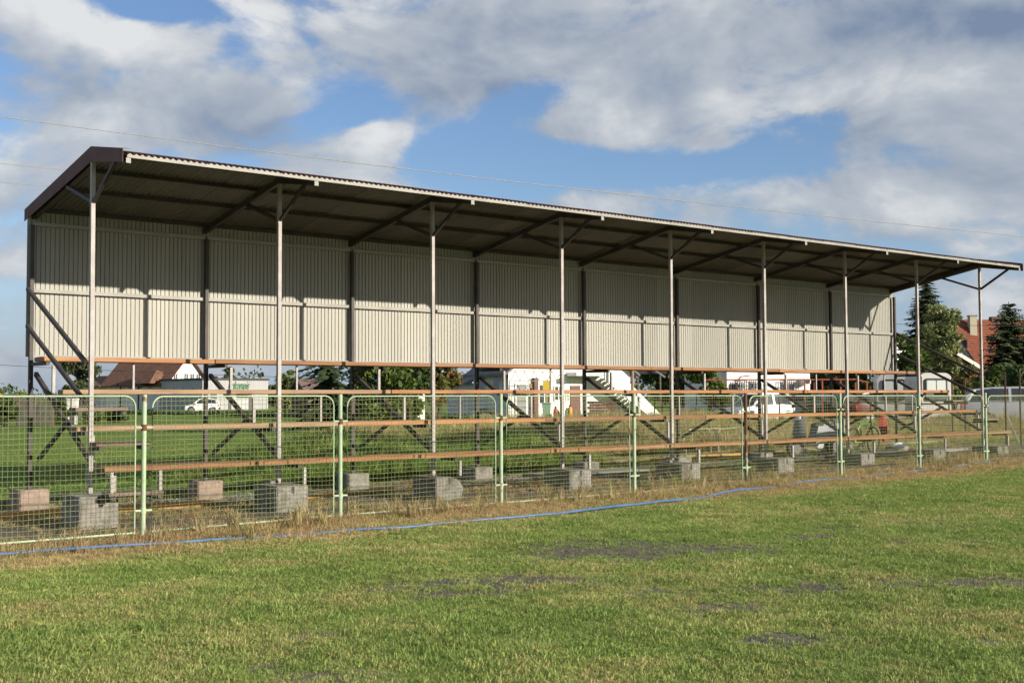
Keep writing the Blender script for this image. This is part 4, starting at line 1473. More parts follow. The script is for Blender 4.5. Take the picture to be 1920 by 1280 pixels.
    for x in (0, 35, 66, 98, 124, 144):
        hh = top if x < 120 else up(716, 60) - GND
        MB().box(x * mpp - .03, x * mpp + .03, -.03, .03, 0, hh).build('post', REDP, rf)
    MB().box(-3.6, 124 * mpp, -.026, .026, top - .06, top - .002).build('beam', REDP, rf)
    MB().bar((120 * mpp, 0.0, top), (145 * mpp, 0.0, up(716, 60) - GND), .05, .05).build('beam', REDP, rf)
    for x in (52, 84, 110):
        MB().box(x * mpp - .015, x * mpp + .015, .04, .06, 0, 2.0).build('rod', REDP, rf)
    broadleaf('tree', 'dark green trees behind the red steel frame', site(1560, 84, GND), 6.0, 2.3, LEAFD, 213, 7500, .17, base=.08, clumps=24)
    broadleaf('tree', 'bright-edged tree left of the first caravan', site(1622, 80, GND), 5.6, 1.7, LEAF, 214, 7000, .16, base=.08, clumps=22)


def build_vehicles():
    car('car', 'silver estate car behind the fifth fence post', site(1442, 58, .35), math.pi - YAW + R(-16), M('car_silver', (.42, .43, .45), rough=.3, metal=.4, coat=.4), 4.2, 1.7, 1.4)
    car('car', 'white hatchback parked behind the fifth front post', site(1471, 54, .30), math.pi - YAW + R(25), M('car_white', (.78, .78, .77)), 3.0, 1.6, 1.42)
    car('car', 'dark car showing a red taillight behind the sixth bay', site(1497, 57, .40), -YAW + R(52), M('car_dark', (.035, .045, .05), rough=.25, coat=.5), 4.0, 1.7, 1.42)
    car('car', 'dark grey-green car beside the one with the red taillight', site(1532, 60, .40), -YAW + R(40), M('car_teal', (.06, .085, .085), rough=.25, coat=.5), 3.9, 1.7, 1.42)
    car('car', 'dark red car left of the first caravan', site(1585, 56, .35), -YAW + R(18), M('car_red', (.11, .016, .016), rough=.3, coat=.4), 3.9, 1.65, 1.4)
    car('car', 'silver white car at the right edge beyond the rusty posts', site(1795, 44, .45), -YAW + R(-14), M('car_silverwhite', (.46, .46, .48), rough=.22, metal=.2, coat=.6), 4.3, 1.75, 1.42)

    def caravan(label, loc, rz, Wd, Ln, Hh, floor, dark_end):
        rt = empty('caravan', loc, rz)
        tag(rt, label, 'caravan')
        # body: rounded profile across x, extruded along y
        r = .32
        pts = []
        for cx, cz, a0 in ((r, floor + r * .5, 180), (Wd - r, floor + r * .5, 270), (Wd - r, Hh - r, 0), (r, Hh - r, 90)):
            for k in range(6):
                a = R(a0 + 90 * k / 5)
                pts.append((cx + r * math.cos(a), cz + (r if cz > floor + r else r * .5) * math.sin(a)))
        mb = MB()
        mb.prism(pts, 0, Ln)
        mb.build('body', M('caravan_white', (.50, .485, .47), (.44, .42, .40), 2.0, .4), rt, smooth=True)
        # end window with rubber surround
        x0, x1, z0, z1 = Wd * .16, Wd * .84, Hh - 1.12, Hh - .22

        def rounded(x0, x1, z0, z1, rr, y0, y1):
            q = []
            for cx, cz, a0 in ((x0 + rr, z0 + rr, 180), (x1 - rr, z0 + rr, 270), (x1 - rr, z1 - rr, 0), (x0 + rr, z1 - rr, 90)):
                for k in range(5):
                    a = R(a0 + 90 * k / 4)
                    q.append((cx + rr * math.cos(a), cz + rr * math.sin(a)))
            return MB().prism(q, y0, y1)
        f = rounded(x0, x1, z0, z1, .12, -.05, -.002).build('window', BLACKR, rt)
        rounded(x0 + .05, x1 - .05, z0 + .05, z1 - .05, .09, -.07, -.051).build('pane', dark_end, f)
        rounded(x0 + .09, (x0 + x1) / 2 - .02, z0 + .35, z1 - .09, .04, -.078, -.071).build('curtain', M('curtain_pale', (.50, .53, .50), rough=.8), f)
        rounded((x0 + x1) / 2 + .02, x1 - .09, z0 + .35, z1 - .09, .04, -.078, -.071).build('curtain', M('curtain_pale', (.50, .53, .50)), f)
        # trim strip, wheels, coupling
        MB().box(-.012, Wd + .012, -.012, Ln + .012, floor + .62, floor + .68).build('trim_strip', BLACKR, rt)
        for x in (.05, Wd - .05):
            s = -1 if x < .5 else 1
            wh = MB().lathe((x - s * .09, Ln * .52, .30), (s, 0, 0), [(.2, 0), (.29, .03), (.29, .15), (.2, .18)], 16).build('wheel', BLACKR, rt, smooth=True)
            MB().lathe((x + s * .085, Ln * .52, .30), (s, 0, 0), [(.18, 0), (.05, .03)], 12).build('rim', ALU, wh)
        MB().bar((Wd / 2, -.0, floor + .05), (Wd / 2, -.85, .48), .08, .08).build('coupling', DARK, rt)
        MB().tube([(Wd / 2, -.7, .52), (Wd / 2, -.7, 0)], .035, 8).build('jockey_wheel', ALU, rt)
        for x in (.25, Wd - .25):
            MB().box(x - .03, x + .03, .1, .16, 0, floor + .1).build('corner_steady', DARK, rt)
        MB().box(Wd + .003, Wd + .02, Ln * .2, Ln * .55, Hh - 1.1, Hh - .4).build('side_window', DARK, rt)
        return rt
    caravan('grey-shaded caravan with dark end window behind the seventh bay', site(1643, 52, GND), -YAW - R(12), 1.36, 2.0, up(699, 52) - GND, .42, GLASS('caravan_glass', (.05, .06, .05)))
    caravan('white caravan with pale curtained end window near the right end', site(1721, 49, GND), -YAW + R(8), 1.42, 1.25, up(697, 49) - GND, .40, GLASS('caravan_glass2', (.10, .12, .10)))


def build_right_background():
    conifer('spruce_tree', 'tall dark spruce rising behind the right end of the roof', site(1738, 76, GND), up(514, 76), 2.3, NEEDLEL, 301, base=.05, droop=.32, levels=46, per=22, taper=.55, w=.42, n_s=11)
    broadleaf('willow_tree', 'pale green willow in front of the tall spruce', site(1764, 66, GND), up(576, 66), 1.6, LEAFL, 302, 19000, .11, base=.06, clumps=75, hang=.8)
    broadleaf('tree', 'dark leafy tree beside the right end wall of the stand', site(1702, 63, GND), up(625, 63), 1.25, LEAF, 303, 9000, .12, base=.05, clumps=40)
    conifer('pine_tree', 'dark pine in front of the red-roofed house at the right', site(1893, 62, GND), up(572, 62), 1.9, NEEDLEL, 304, base=.14, droop=-.10, levels=30, per=16, taper=.5, w=.6, n_s=8)
    conifer('pine_tree', 'small pine top just right of the dark pine', site(1932, 66, GND), up(588, 66), 1.6, NEEDLE, 305, base=.10, droop=-.08, levels=24, per=14, taper=.55, w=.6, n_s=8)
    broadleaf('green_bush', 'wide green bush below the red-roofed house', site(1852, 57, GND), up(688, 57), 1.25, LEAF, 306, 8000, .11, base=.05, clumps=24)
    broadleaf('green_bush', 'green bush behind the silver white car', site(1905, 55, GND), up(690, 55), 1.0, LEAFD, 307, 6000, .11, base=.05, clumps=20)
    broadleaf('green_bush', 'bush with brownish leaves between caravan and right post', site(1812, 60, GND), up(690, 60), .8, LEAFA, 308, 5000, .11, base=.05, clumps=18)
    # red-roofed house: gable towards the left, long roof slope towards the pitch
    d = 86
    h = empty('house', site(1828, d, GND), -YAW)
    tag(h, 'grey-gabled house with steep red tiled roof and chimneys', 'house')
    k = d / 2300
    rid, eav = up(597, d) - GND, up(690, d) - GND
    Ln = 6.5
    # local: x to the right along ridge (slightly away), y away
    g = MB()
    g.add([(0, 0, 0), (0, 0, eav), (-.75, 2.6, rid), (-1.5, 5.2, eav), (-1.5, 5.2, 0), (Ln, 1.2, 0), (Ln, 1.2, eav), (Ln - .75, 3.8, rid), (Ln - 1.5, 6.4, eav), (Ln - 1.5, 6.4, 0)],
          [(0, 1, 2, 3, 4), (9, 8, 7, 6, 5), (0, 5, 6, 1), (4, 3, 8, 9), (1, 6, 7, 2), (3, 2, 7, 8)])
    g.build('wall', M('grey_render', (.34, .34, .34), (.29, .29, .29), 1.5, .9), h)
    # tile courses on the near slope, each course its own strip standing proud of the next
    n = 22
    for j in range(n):
        t0, t1 = j / n, (j + 1.25) / n
        A0, B0 = Vector((0.35, -.35, eav - .35)), Vector((Ln + .3, .85, eav - .35))
        A1, B1 = Vector((-1.0, 2.6, rid + .06)), Vector((Ln - .7, 3.8, rid + .06))
        nrm = Vector((0, -.78, .62))
        p = [A0.lerp(A1, t0) + nrm * .10, B0.lerp(B1, t0) + nrm * .10, B0.lerp(B1, min(t1, 1)) + nrm * .05, A0.lerp(A1, min(t1, 1)) + nrm * .05]
        q = [v - nrm * .05 for v in p]
        MB().add(p + q, [(0, 1, 2, 3), (7, 6, 5, 4), (0, 4, 5, 1), (1, 5, 6, 2), (2, 6, 7, 3), (3, 7, 4, 0)]).build('tile_course', TILE, h)
    fr = MB()
    A1, B1, A2, B2 = Vector((-1.0, 2.6, rid + .06)), Vector((Ln - .7, 3.8, rid + .06)), Vector((-1.9, 5.7, eav - .35)), Vector((Ln - 1.7, 6.9, eav - .35))
    fr.add([A1, B1, B2, A2, A1 + Vector((0, 0, .1)), B1 + Vector((0, 0, .1)), B2 + Vector((0, 0, .1)), A2 + Vector((0, 0, .1))], [(0, 1, 2, 3), (7, 6, 5, 4), (0, 4, 5, 1), (1, 5, 6, 2), (2, 6, 7, 3), (3, 7, 4, 0)])
    fr.build('far_roof_slope', TILE, h)
    ch = MB().box(1.0 * k / k * .4, .4 + .5, 1.9, 2.4, up(628, d) - GND, up(588, d) - GND).build('chimney', M('chimney_pale', (.42, .38, .28), rough=.9), h)
    MB().box(.36, .94, 1.86, 2.44, up(588, d) - GND, up(586, d) - GND).build('chimney_cap', CONC, ch)
    ch = MB().box(2.4, 3.2, 3.0, 3.6, rid - .6, up(587, d) - GND).build('chimney', M('chimney_dark', (.12, .07, .06), rough=.9), h)
    f = MB().box(-.22, -.14, .95, 1.65, up(652, d) - GND, up(634, d) - GND).build('window', WINDOW, h)
    MB().box(-.26, -.23, .85, 1.75, up(654, d) - GND, up(652.2, d) - GND).build('sill', CONC, f)
    # low annex with white bargeboard and orange wall
    an = empty('annex', site(1772, 78, GND), -YAW)
    tag(an, 'low brick annex with bright white sloping roof edge', 'annex')
    k2 = 78 / 2300
    MB().prism([(0, 0), (2.4, 0), (2.4, up(700, 78) - GND), (.6, up(662, 78) - GND), (0, up(662, 78) - GND)], .12, 3).build('wall', M('brick_orange', (.28, .11, .05), (.20, .075, .04), 4, .9), an)
    MB().bar((.50, 0, up(656, 78) - GND), (2.30, 0, up(689, 78) - GND), .16, .22).build('bargeboard', WHITE, an)
    MB().add([(.5, .1, up(654, 78) - GND), (2.35, .1, up(688, 78) - GND), (2.35, 3.2, up(688, 78) - GND), (.5, 3.2, up(654, 78) - GND),
              (.5, .1, up(657, 78) - GND), (2.35, .1, up(691, 78) - GND), (2.35, 3.2, up(691, 78) - GND), (.5, 3.2, up(657, 78) - GND)],
             [(0, 1, 2, 3), (7, 6, 5, 4), (0, 4, 5, 1), (1, 5, 6, 2), (2, 6, 7, 3), (3, 7, 4, 0)]).build('roof', TILE, an)
    # white far house at the right end of the wall
    wh = gable_house('house', 'sliver of a white house with dark windows right of the end wall', site(1668, 110, 0), -YAW + R(15), 2.6, 3.0, up(652, 110), up(628, 110), WHITE, ROOFG, .2)
    window(wh, .5, up(645, 110), .6, .6)
    window(wh, 1.4, up(645, 110), .6, .6)
    # rusty posts of the yard fence
    rf = empty('rusty_fence', (0, 0, 0))
    tag(rf, 'line of thin rusty posts running away behind the stand', 'fence')
    prev = None
    for i, (c, d, hh) in enumerate(((1276, 66, 1.5), (1305, 62, 1.5), (1345, 58, 1.5), (1385, 54, 1.6), (1428, 50, 1.6), (1460, 47, 1.6), (1630, 40, 1.7), (1783, 37, 1.9), (1807, 36, 1.9), (1883, 33, 2.0), (1910, 32, 2.0), (1950, 30.5, 2.0))):
        q = site(c, d, GND)
        MB().box(-.022, .022, -.022, .022, -.1, hh).build('post', M('rust_pipe', (.16, .09, .06)), rf, loc=q, rot=(0, random.uniform(-.02, .02), .4))
        if prev is not None:
            for zz in (.5, 1.2):
                MB().tube([prev + Vector((0, 0, zz)), q + Vector((0, 0, zz))], .005, 4).build('strand', M('rust_pipe', (.16, .09, .06)), rf)
        prev = q
    prop = MB().bar((0, 0, 0), (.45, 0, 1.05), .03, .03).build('metal_prop', ALU, loc=site(1909, 34, GND), rot=(0, 0, math.pi - YAW))
    tag(prop, 'slanting bright metal prop between the rusty posts at the right', 'prop')


def build_near_things():
    # bike rack of bent white tube
    r = empty('tube_rack', (15.25, 3.9, 0.14), 0.0)
    tag(r, 'thin white tube rack standing on the grass behind the stand', 'rack')
    PW = M('rack_white', (.42, .41, .37), (.30, .28, .24), 8, .6)
    for xa, xb in ((0.0, .80), (1.12, 1.92)):
        MB().tube([(xa - .03, 0, 0), (xa, .02, .62), (xa + .05, .03, .68), (xb - .05, .03, .70), (xb, .02, .64), (xb + .05, 0, 0)], .012, 6).build('hoop', PW, r, smooth=True)
    MB().tube([(.75, .03, .69), (1.17, .03, .70)], .010, 6).build('link_bar', PW, r)
    # scooter seen from behind and the side
    s = empty('scooter', (17.42, 1.95, 0.18), R(172))
    tag(s, 'silver and black motor scooter parked under the stand', 'scooter')
    SIL = M('scooter_silver', (.20, .215, .24), rough=.5, spec=.3)
    WRIM = M('scooter_rim', (.10, .10, .10), rough=.5)
    for x in (-.62, .62):
        w = MB().lathe((x, -.06, .24), (0, 1, 0), [(.14, 0), (.235, .02), (.24, .06), (.235, .10), (.14, .12)], 18).build('wheel', BLACKR, s, smooth=True)
        MB().lathe((x, -.065, .24), (0, 1, 0), [(.13, 0), (.13, .13)], 14).build('rim', WRIM, w)
    secs = []
    for x, z0, z1, hw in ((-.80, .58, .72, .07), (-.66, .46, .78, .14), (-.30, .40, .80, .16), (.0, .36, .72, .15), (.12, .34, .42, .15)):
        secs.append([(x, -hw, z0), (x, -hw * 1.05, (z0 + z1) / 2), (x, -hw * .8, z1), (x, hw * .8, z1), (x, hw * 1.05, (z0 + z1) / 2), (x, hw, z0)])
    MB().sweep_sections(secs).build('rear_body', SIL, s, smooth=True)
    secs = []
    for x, z, hw, t in ((-.70, .82, .09, .06), (-.40, .84, .14, .09), (-.05, .79, .13, .07), (.06, .76, .08, .04)):
        secs.append([(x, -hw, z - t), (x, -hw * .8, z), (x, hw * .8, z), (x, hw, z - t)])
    MB().sweep_sections(secs).build('seat', BLACKR, s, smooth=True)
    MB().box(.02, .42, -.15, .15, .28, .34).build('footboard', BLACKR, s, bevel=.02)
    secs = []
    for x, z, hw in ((.44, .30, .17), (.50, .55, .21), (.47, .82, .18), (.40, .98, .12)):
        secs.append([(x, -hw, z), (x + .10, -hw * .5, z), (x + .13, 0, z), (x + .10, hw * .5, z), (x, hw, z), (x - .03, 0, z)])
    MB().sweep_sections(secs).build('front_shield', SIL, s, smooth=True)
    MB().bar((.46, 0, .55), (.62, 0, .24), .09, .07).build('fork', DARK, s)
    MB().lathe((.62, -.09, .26), (0, 1, 0), [(.26, 0), (.28, .09), (.26, .18)], 16).build('mudguard', SIL, s) if False else None
    hb = MB().tube([(.36, -.33, 1.02), (.41, -.12, 1.03), (.43, 0, 1.0), (.41, .12, 1.03), (.36, .33, 1.02)], .018, 8).build('handlebar', DARK, s, smooth=True)
    MB().lathe((.52, 0, .93), (1, 0, .1), [(.09, 0), (.10, .03), (.07, .06)], 14).build('headlight', M('headlight', (.7, .72, .75)), s, smooth=True)
    MB().sweep_sections([[(.50, -.17, 1.0), (.50, .17, 1.0), (.505, .17, 1.0), (.505, -.17, 1.0)], [(.40, -.12, 1.28), (.40, .12, 1.28), (.405, .12, 1.28), (.405, -.12, 1.28)]]).build('windscreen', M('screen_tint', (.20, .24, .32), rough=.15, spec=.7), s)
    for y in (-.28, .28):
        MB().tube([(.39, y, 1.03), (.37, y * 1.1, 1.16)], .008, 6).build('mirror_stem', DARK, s)
        MB().box(.355, .375, y * 1.1 - .06, y * 1.1 + .06, 1.14, 1.22).build('mirror', DARK, s, bevel=.012)
    MB().box(-.85, -.79, -.07, .07, .60, .70).build('taillight', M('taillight_red', (.55, .03, .02)), s, bevel=.01)
    MB().tube([(-.25, -.17, .22), (-.78, -.19, .30)], [.04, .055], 10).build('exhaust', CHROME, s, smooth=True)
    MB().box(-.60, -.12, -.13, -.07, .18, .34).build('engine', ALU, s, bevel=.03)
    # bicycle
    b = empty('bicycle', (19.0, 1.75, 0.21), R(8))
    tag(b, 'bright green and yellow bicycle leaning under the seventh bay', 'bicycle')
    GR = M('bike_green', (.035, .26, .07), rough=.3)
    YE = M('bike_yellow', (.28, .35, .03), rough=.3)
    for x in (-.5, .5):
        ring = [(x + .31 * math.cos(2 * math.pi * k / 20), 0, .32 + .31 * math.sin(2 * math.pi * k / 20)) for k in range(21)]
        w = MB().tube(ring, .022, 6, caps=False).build('wheel', BLACKR, b, smooth=True)
        sp = MB()
        for k in range(9):
            a = math.pi * k / 9
            sp.tube([(x + .29 * math.cos(a), 0, .32 + .29 * math.sin(a)), (x - .29 * math.cos(a), 0, .32 - .29 * math.sin(a))], .003, 4)
        sp.tube([(x, -.04, .32), (x, .04, .32)], .03, 8)
        sp.build('spokes', ALU, w)
    for p, q, m_ in (((-.05, 0, .28), (-.20, 0, .75), GR), ((-.05, 0, .28), (.38, 0, .68), YE), ((-.19, 0, .70), (.36, 0, .76), GR), ((-.05, 0, .28), (-.5, 0, .32), YE), ((-.19, 0, .68), (-.5, 0, .32), YE), ((.36, 0, .82), (.5, 0, .32), GR)):
        MB().tube([p, q], .019, 8).build('frame_tube', m_, b, smooth=True)
    MB().tube([(.30, -.28, .92), (.36, -.1, .90), (.36, .1, .90), (.30, .28, .92)], .014, 8).build('handlebar', GR, b, smooth=True)
    MB().tube([(.36, 0, .82), (.36, 0, .90)], .016, 8).build('stem', DARK, b)
    MB().sweep_sections([[(-.34, -.08, .80), (-.34, .08, .80), (-.34, .05, .84), (-.34, -.05, .84)], [(-.20, -.05, .80), (-.20, .05, .80), (-.20, .03, .84), (-.20, -.03, .84)], [(-.06, -.015, .80), (-.06, .015, .80), (-.06, .01, .83), (-.06, -.01, .83)]]).build('saddle', BLACKR, b, smooth=True)
    MB().lathe((-.05, -.03, .28), (0, 1, 0), [(.09, 0), (.09, .02)], 16).build('chainring', DARK, b)
    for sg in (-1, 1):
        MB().bar((-.05, sg * .06, .28), (-.05 + sg * .12, sg * .06, .28 - sg * .10), .02, .02).build('crank', DARK, b)
    MB().tube([(-.05, .05, .28), (-.12, .25, -.01)], .01, 6).build('kickstand', ALU, b)
    # red jacket hung over the frame
    rng = random.Random(3)
    secs = []
    for i in range(9):
        z = .98 - i * .085
        hw = .05 + .075 * math.sin(.35 + i * .33) ** 2 + .03 * rng.random()
        secs.append([(hw * math.cos(2 * math.pi * k / 10) * (1 + rng.uniform(-.25, .25)) + .012 * i, .055 * math.sin(2 * math.pi * k / 10) * (1 + rng.uniform(-.3, .3)) , z - .02 * math.cos(k * 1.9)) for k in range(10)])
    o = MB().sweep_sections(secs).build('jacket', M('jacket_red', (.30, .028, .024), (.17, .015, .015), 9, .8), smooth=True, loc=(19.45, 1.55, .21))
    tag(o, 'red jacket hanging beside the green and yellow bicycle', 'jacket')


def build_cables():
    def cable(label, pts, r, m_, sag=.25):
        ps = []
        P = [Vector(p) for p in pts]
        for i in range(len(P) - 1):
            a, b = P[i], P[i + 1]
            for k in range(40):
                t = k / 40
                ps.append(a.lerp(b, t) - Vector((0, 0, 1)) * 4 * t * (1 - t) * sag)
        ps.append(P[-1])
        o = MB().tube(ps, r, 6).build('power_cable', m_, smooth=True)
        tag(o, label, 'cable', 'overhead cables')
    LIT = M('cable_aluminium', (.42, .40, .37), rough=.5)
    cable('long pale overhead cable crossing the whole sky', [site(-260, 34, up(170, 34)), site(2300, 34, up(478, 34))], .011, LIT)
    cable('upper of two short pale cables at the left gable', [site(-300, 38, up(243, 38)), site(300, 38, up(318, 38))], .010, LIT)
    cable('lower of two short pale cables at the left gable', [site(-300, 40, up(283, 40)), site(260, 40, up(346, 40))], .010, LIT)
    cable('thin dark cable low across the sky at the left', [site(-300, 90, up(655, 90)), site(700, 90, up(705, 90))], .018, DARK)
    cable('thin dark cable above the willow at the right', [site(1400, 60, up(592, 60)), site(2200, 60, up(606, 60))], .012, DARK)


build_left_background()
build_mid_background()
build_vehicles()
build_right_background()
build_near_things()
build_cables()

# ------------------------------------------------------------------ grass, scattered as instances of a few tufts
def tuft(name, mat, blades, h0, h1, width, spread, bend, seed, flop=0.0):
    rng = np.random.default_rng(seed)
    V, F, A = [], [], []
    for b in range(blades):
        a = rng.uniform(0, 2 * math.pi)
        r = spread * math.sqrt(rng.uniform(0, 1))
        ph = rng.uniform(0, 2 * math.pi)
        p = np.array([r * math.cos(ph), r * math.sin(ph), 0.0])
        h = rng.uniform(h0, h1)
        lean = rng.uniform(0.1, bend) + flop
        d = np.array([math.cos(a), math.sin(a), 0])
        s = np.array([-math.sin(a + .6), math.cos(a + .6), 0]) * width * rng.uniform(.7, 1.3) / 2
        m_ = p + d * h * lean * .35 + np.array([0, 0, h * .6 * (1 - .25 * lean)])
        t = p + d * h * lean + np.array([0, 0, h * max(1 - .45 * lean, .25)])
        k = len(V)
        V += [p - s, p + s, m_ + s * .8, m_ - s * .8, t]
        F += [(k, k + 1, k + 2), (k, k + 2, k + 3), (k + 3, k + 2, k + 4)]
        A += [rng.uniform(0, 1)] * 5
    me = np_mesh(name, np.array(V), np.array(F), mat)
    at = me.attributes.new('blade', 'FLOAT', 'POINT')
    at.data.foreach_set('value', np.array(A, np.float32))
    return bpy.data.objects.new(name, me)


def scatter_group(name, objs):
    col = bpy.data.collections.new(name + '_tufts')
    for o in objs:
        col.objects.link(o)
    g = bpy.data.node_groups.new(name, 'GeometryNodeTree')
    g.interface.new_socket('Geometry', in_out='INPUT', socket_type='NodeSocketGeometry')
    g.interface.new_socket('Geometry', in_out='OUTPUT', socket_type='NodeSocketGeometry')
    n = g.nodes
    gi, go = n.new('NodeGroupInput'), n.new('NodeGroupOutput')
    ci = n.new('GeometryNodeCollectionInfo')
    ci.inputs[0].default_value = col
    ci.inputs[1].default_value = True
    ci.inputs[2].default_value = True
    ip = n.new('GeometryNodeInstanceOnPoints')
    ip.inputs['Pick Instance'].default_value = True

    def attr(nm, typ):
        a = n.new('GeometryNodeInputNamedAttribute')
        a.data_type = typ
        a.inputs[0].default_value = nm
        return a.outputs[0]
    g.links.new(gi.outputs[0], ip.inputs['Points'])
    g.links.new(ci.outputs[0], ip.inputs['Instance'])
    g.links.new(attr('idx', 'INT'), ip.inputs['Instance Index'])
    g.links.new(attr('rot', 'FLOAT_VECTOR'), ip.inputs['Rotation'])
    g.links.new(attr('scl', 'FLOAT'), ip.inputs['Scale'])
    g.links.new(ip.outputs[0], go.inputs[0])
    return g


def scatter(name, label, group, nvar, x, y, scl, tint, shade, rng, cat='grass', tilt=.15, zoff=-.004):
    n = len(x)
    me = bpy.data.meshes.new(name)
    me.vertices.add(n)
    co = np.stack([x, y, ground_z(x, y) + zoff], 1).astype(np.float32)
    me.vertices.foreach_set('co', co.ravel())
    for nm, typ, dat in (('idx', 'INT', rng.integers(0, nvar, n).astype(np.int32)), ('scl', 'FLOAT', scl.astype(np.float32)),
                         ('tint', 'FLOAT', tint.astype(np.float32)), ('shade', 'FLOAT', shade.astype(np.float32))):
        me.attributes.new(nm, typ, 'POINT').data.foreach_set('value', dat)
    rot = np.stack([rng.normal(0, tilt, n), rng.normal(0, tilt, n), rng.uniform(0, 6.283, n)], 1).astype(np.float32)
    me.attributes.new('rot', 'FLOAT_VECTOR', 'POINT').data.foreach_set('vector', rot.ravel())
    o = link(name, me)
    md = o.modifiers.new('scatter', 'NODES')
    md.node_group = group
    tag(o, label, cat, kind='stuff')
    return o


def seen(x, y, margin=0.10, z=0.0):
    """ground the viewpoint and a step beside it can see"""
    dx, dy = x - CAM.x, y - CAM.y
    f = dx * FW.x + dy * FW.y
    r = dx * RT.x + dy * RT.y
    return (f > 5.6) & (np.abs(r) < f * (960 / 2300 + margin) + 0.6)


def build_grass():
    rng = np.random.default_rng(5)
    lawn = scatter_group('lawn_scatter', [tuft(f'lawn_tuft_{k}', LAWN_M, 22, .012, .042, .0048, .055, 1.3, 70 + k, flop=.2) for k in range(6)])
    dryg = scatter_group('dry_scatter', [tuft(f'dry_tuft_{k}', LAWN_M, 18, .05, .17, .0055, .05, 1.2, 90 + k, flop=.25) for k in range(6)])
    weed = scatter_group('weed_scatter', [tuft(f'weed_tuft_{k}', WEED_M, 22, .22, .60, .014, .09, .8, 120 + k) for k in range(6)])

    # --- mown pitch
    N = 190000
    x = rng.uniform(-7, 30, N * 3)
    y = rng.uniform(-14, -2.2, N * 3)
    k = seen(x, y)
    x, y = x[k], y[k]
    dist = np.hypot(x - CAM.x, y - CAM.y)
    edge = -3.15 + (fbm(x, y, 31, 3, .8) - .5) * 1.2
    p = np.clip(1.25 - (dist - 8) / 16, .30, 1) * (1 - .93 * bare(x, y, True)) * (y < edge + .5)
    k = rng.uniform(0, 1, len(x)) < p
    x, y, edge = x[k], y[k], edge[k]
    n1 = fbm(x, y, 1, 4, .9)
    n2 = fbm(x, y, 2, 4, 3.2)
    n3 = fbm(x, y, 7, 3, 9.0)
    tint = .05 + .85 * np.clip(n1 - .36, 0, 1) + .5 * (n2 - .5) + .5 * (n3 - .5) + rng.normal(0, .11, len(x)) + .55 * np.clip((y - edge + .8) / 1.0, 0, 1)
    scl = (.55 + .95 * fbm(x, y, 8, 4, 3.0)) * rng.uniform(.7, 1.3, len(x)) * (1 - .4 * bare(x, y, True))
    shade = .86 + .32 * fbm(x, y, 9, 4, 2.0) + rng.normal(0, .10, len(x))
    # remains of the chalk touchline: a few pale bleached blades
    ln = np.abs(y - (-4.96 - .215 * (x + 2.58))) < .05
    pale = ln & (fbm(x, y, 13, 2, 1.5) > .45) & (x < .6) & (rng.uniform(0, 1, len(x)) < .55)
    tint = np.where(pale, .55, tint)
    shade = np.where(pale, 1.6, shade)
    scatter('pitch_grass', 'short worn green turf of the playing field', lawn, 6, x, y, scl, np.clip(tint, 0, 1), np.clip(shade, .4, 1.7), rng)
    # --- dry strip along the fence
    M_ = 130000
    x = rng.uniform(-6, 30, M_)
    y = rng.uniform(-4.0, 3.3, M_)
    k = seen(x, y)
    x, y = x[k], y[k]
    c = -2.45 + (fbm(x, y, 41, 3, .7) - .5) * .6
    band = np.exp(-((y - c) / .72) ** 2) * .95 + .42 * np.exp(-((y - .6) / 1.7) ** 2) * np.clip((fbm(x, y, 44, 3, 1.1) - .42) * 6, 0, 1) + .25 * (y > 2.6)
    k = rng.uniform(0, 1, len(x)) < band * (.55 + .6 * fbm(x, y, 42, 3, 2.0))
    x, y = x[k], y[k]
    tint = .86 + .35 * (fbm(x, y, 43, 3, 1.3) - .5) * 2 + rng.normal(0, .09, len(x)) - .35 * ((y > -.6) & (fbm(x, y, 46, 2, .9) > .5)) - .45 * (y > 2.6)
    near = np.exp(-((y + 2.0) / .4) ** 2)
    scl = (.32 + .62 * fbm(x, y, 45, 4, 1.8) ** 1.5 + .22 * near) * rng.uniform(.6, 1.4, len(x))
    shade = rng.normal(.92, .12, len(x))
    scatter('dry_grass', 'tan dry grass in a strip along the fence', dryg, 6, x, y, scl, np.clip(tint, 0, 1), np.clip(shade, .4, 1.4), rng)
    # --- a few tall dry stalks left standing along the fence
    M_ = 500
    x = rng.uniform(-5, 24, M_)
    y = rng.normal(-1.75, .45, M_)
    k = (fbm(x, y, 47, 2, .9) > .5) & (y < 1)
    x, y = x[k], y[k]
    scatter('dry_stalks', 'sparse tall dry stalks along the foot of the fence', weed, 6, x, y, rng.uniform(.3, .75, len(x)), rng.uniform(.6, 1, len(x)), rng.uniform(.7, 1.1, len(x)), rng)
    # --- meadow and weeds behind the stand
    M_ = 110000
    x = rng.uniform(-6, 40, M_)
    y = 3.3 + 22 * rng.uniform(0, 1, M_) ** 1.7
    k = seen(x, y)
    x, y = x[k], y[k]
    tall = np.clip(fbm(x, y, 51, 3, .35) * 2.2 - .55, .15, 1.2)
    right = np.clip((x - 10.5 - .25 * (y - 3)) / 2.5, 0, 1)
    patch = np.exp(-(((x - 8.4) / 3.9) ** 4)) * np.exp(-(((y - 5.6) / 2.3) ** 2))
    strip = np.exp(-((y - 3.8) / .6) ** 2)
    scl = (.16 + .30 * strip * tall + 1.8 * patch * (.35 + .75 * tall) + .95 * right * (.3 + tall) * (y > 5.0)) * rng.uniform(.75, 1.25, len(x))
    k = rng.uniform(0, 1, len(x)) < np.clip(.35 + .65 * (strip + patch) + .25 * right, 0, 1)
    x, y, scl, right = x[k], y[k], scl[k], right[k]
    tint = .16 + .62 * right * (.6 + .6 * fbm(x, y, 53, 3, .8)) + .5 * (fbm(x, y, 52, 3, 1.1) - .5) + rng.normal(0, .09, len(x))
    shade = rng.normal(1.0, .14, len(x))
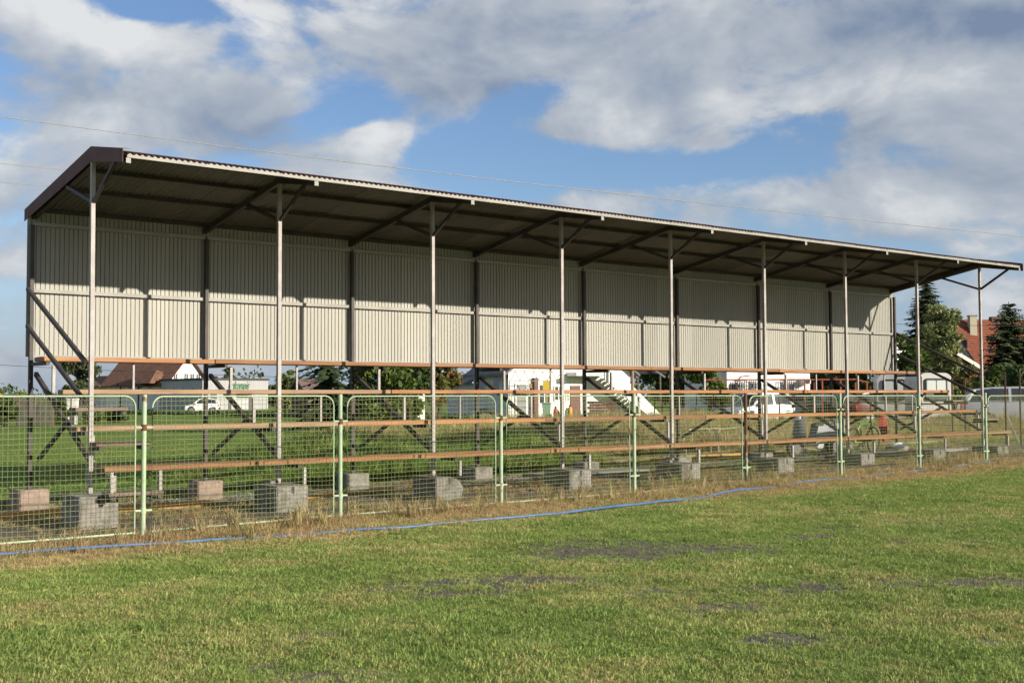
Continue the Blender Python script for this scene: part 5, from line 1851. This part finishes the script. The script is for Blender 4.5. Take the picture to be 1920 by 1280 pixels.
    scatter('meadow_weeds', 'green weeds and meadow grass growing behind the stand', weed, 6, x, y, scl, np.clip(tint, 0, 1), np.clip(shade, .5, 1.5), rng, cat='weeds')
    # --- pale gravel under the stand
    gm = MB()
    rr = random.Random(8)
    gx, gy, gzz = [], [], []
    V, F = [], []
    r2 = np.random.default_rng(77)
    n = 9000
    X = r2.uniform(-3, 23, n)
    Y = r2.normal(1.9, .65, n)
    k = (fbm(X, Y, 61, 3, .7) > .50) & (Y > -.6) & (Y < 3.2)
    X, Y = X[k], Y[k]
    Z = ground_z(X, Y)
    s = r2.uniform(.012, .034, len(X))
    base = np.array([(1, 0, 0), (-.5, .87, 0), (-.5, -.87, 0), (.1, .1, .8)])
    for i in range(len(X)):
        a = r2.uniform(0, 6.28)
        ca, sa = math.cos(a), math.sin(a)
        q = base * r2.uniform(.7, 1.3, (4, 3)) * s[i]
        q = np.stack([q[:, 0] * ca - q[:, 1] * sa, q[:, 0] * sa + q[:, 1] * ca, q[:, 2]], 1) + (X[i], Y[i], Z[i])
        b = len(V)
        V += list(q)
        F += [(b, b + 1, b + 3), (b + 1, b + 2, b + 3), (b + 2, b, b + 3)]
    # crumbs of soil lying on the worn patches
    n = 60000
    X = r2.uniform(-5, 9, n)
    Y = r2.uniform(-12, -4.5, n)
    k = r2.uniform(.25, 1.4, n) < bare(X, Y, True)
    X, Y = X[k][:9000], Y[k][:9000]
    Z = ground_z(X, Y) - .003
    s = r2.uniform(.006, .022, len(X)) * r2.uniform(.6, 1.2, len(X))
    V2, F2 = [], []
    for i in range(len(X)):
        a = r2.uniform(0, 6.28)
        ca, sa = math.cos(a), math.sin(a)
        q = base * r2.uniform(.7, 1.3, (4, 3)) * s[i]
        q = np.stack([q[:, 0] * ca - q[:, 1] * sa, q[:, 0] * sa + q[:, 1] * ca, q[:, 2]], 1) + (X[i], Y[i], Z[i])
        b = len(V2)
        V2 += list(q)
        F2 += [(b, b + 1, b + 3), (b + 1, b + 2, b + 3), (b + 2, b, b + 3)]
    o = link('soil_crumbs', np_mesh('soil_crumbs', np.array(V2), np.array(F2), M('soil_crumb', (.13, .115, .095), (.075, .068, .06), 3.0, .95)))
    tag(o, 'crumbs of grey soil on the bare patches of the pitch', 'soil', kind='stuff')
    o = link('gravel', np_mesh('gravel', np.array(V), np.array(F), M('gravel_stone', (.26, .25, .23), (.16, .15, .14), 2.0, .9)))
    tag(o, 'pale gravel scattered on the ground under the stand', 'gravel', kind='stuff')


build_grass()
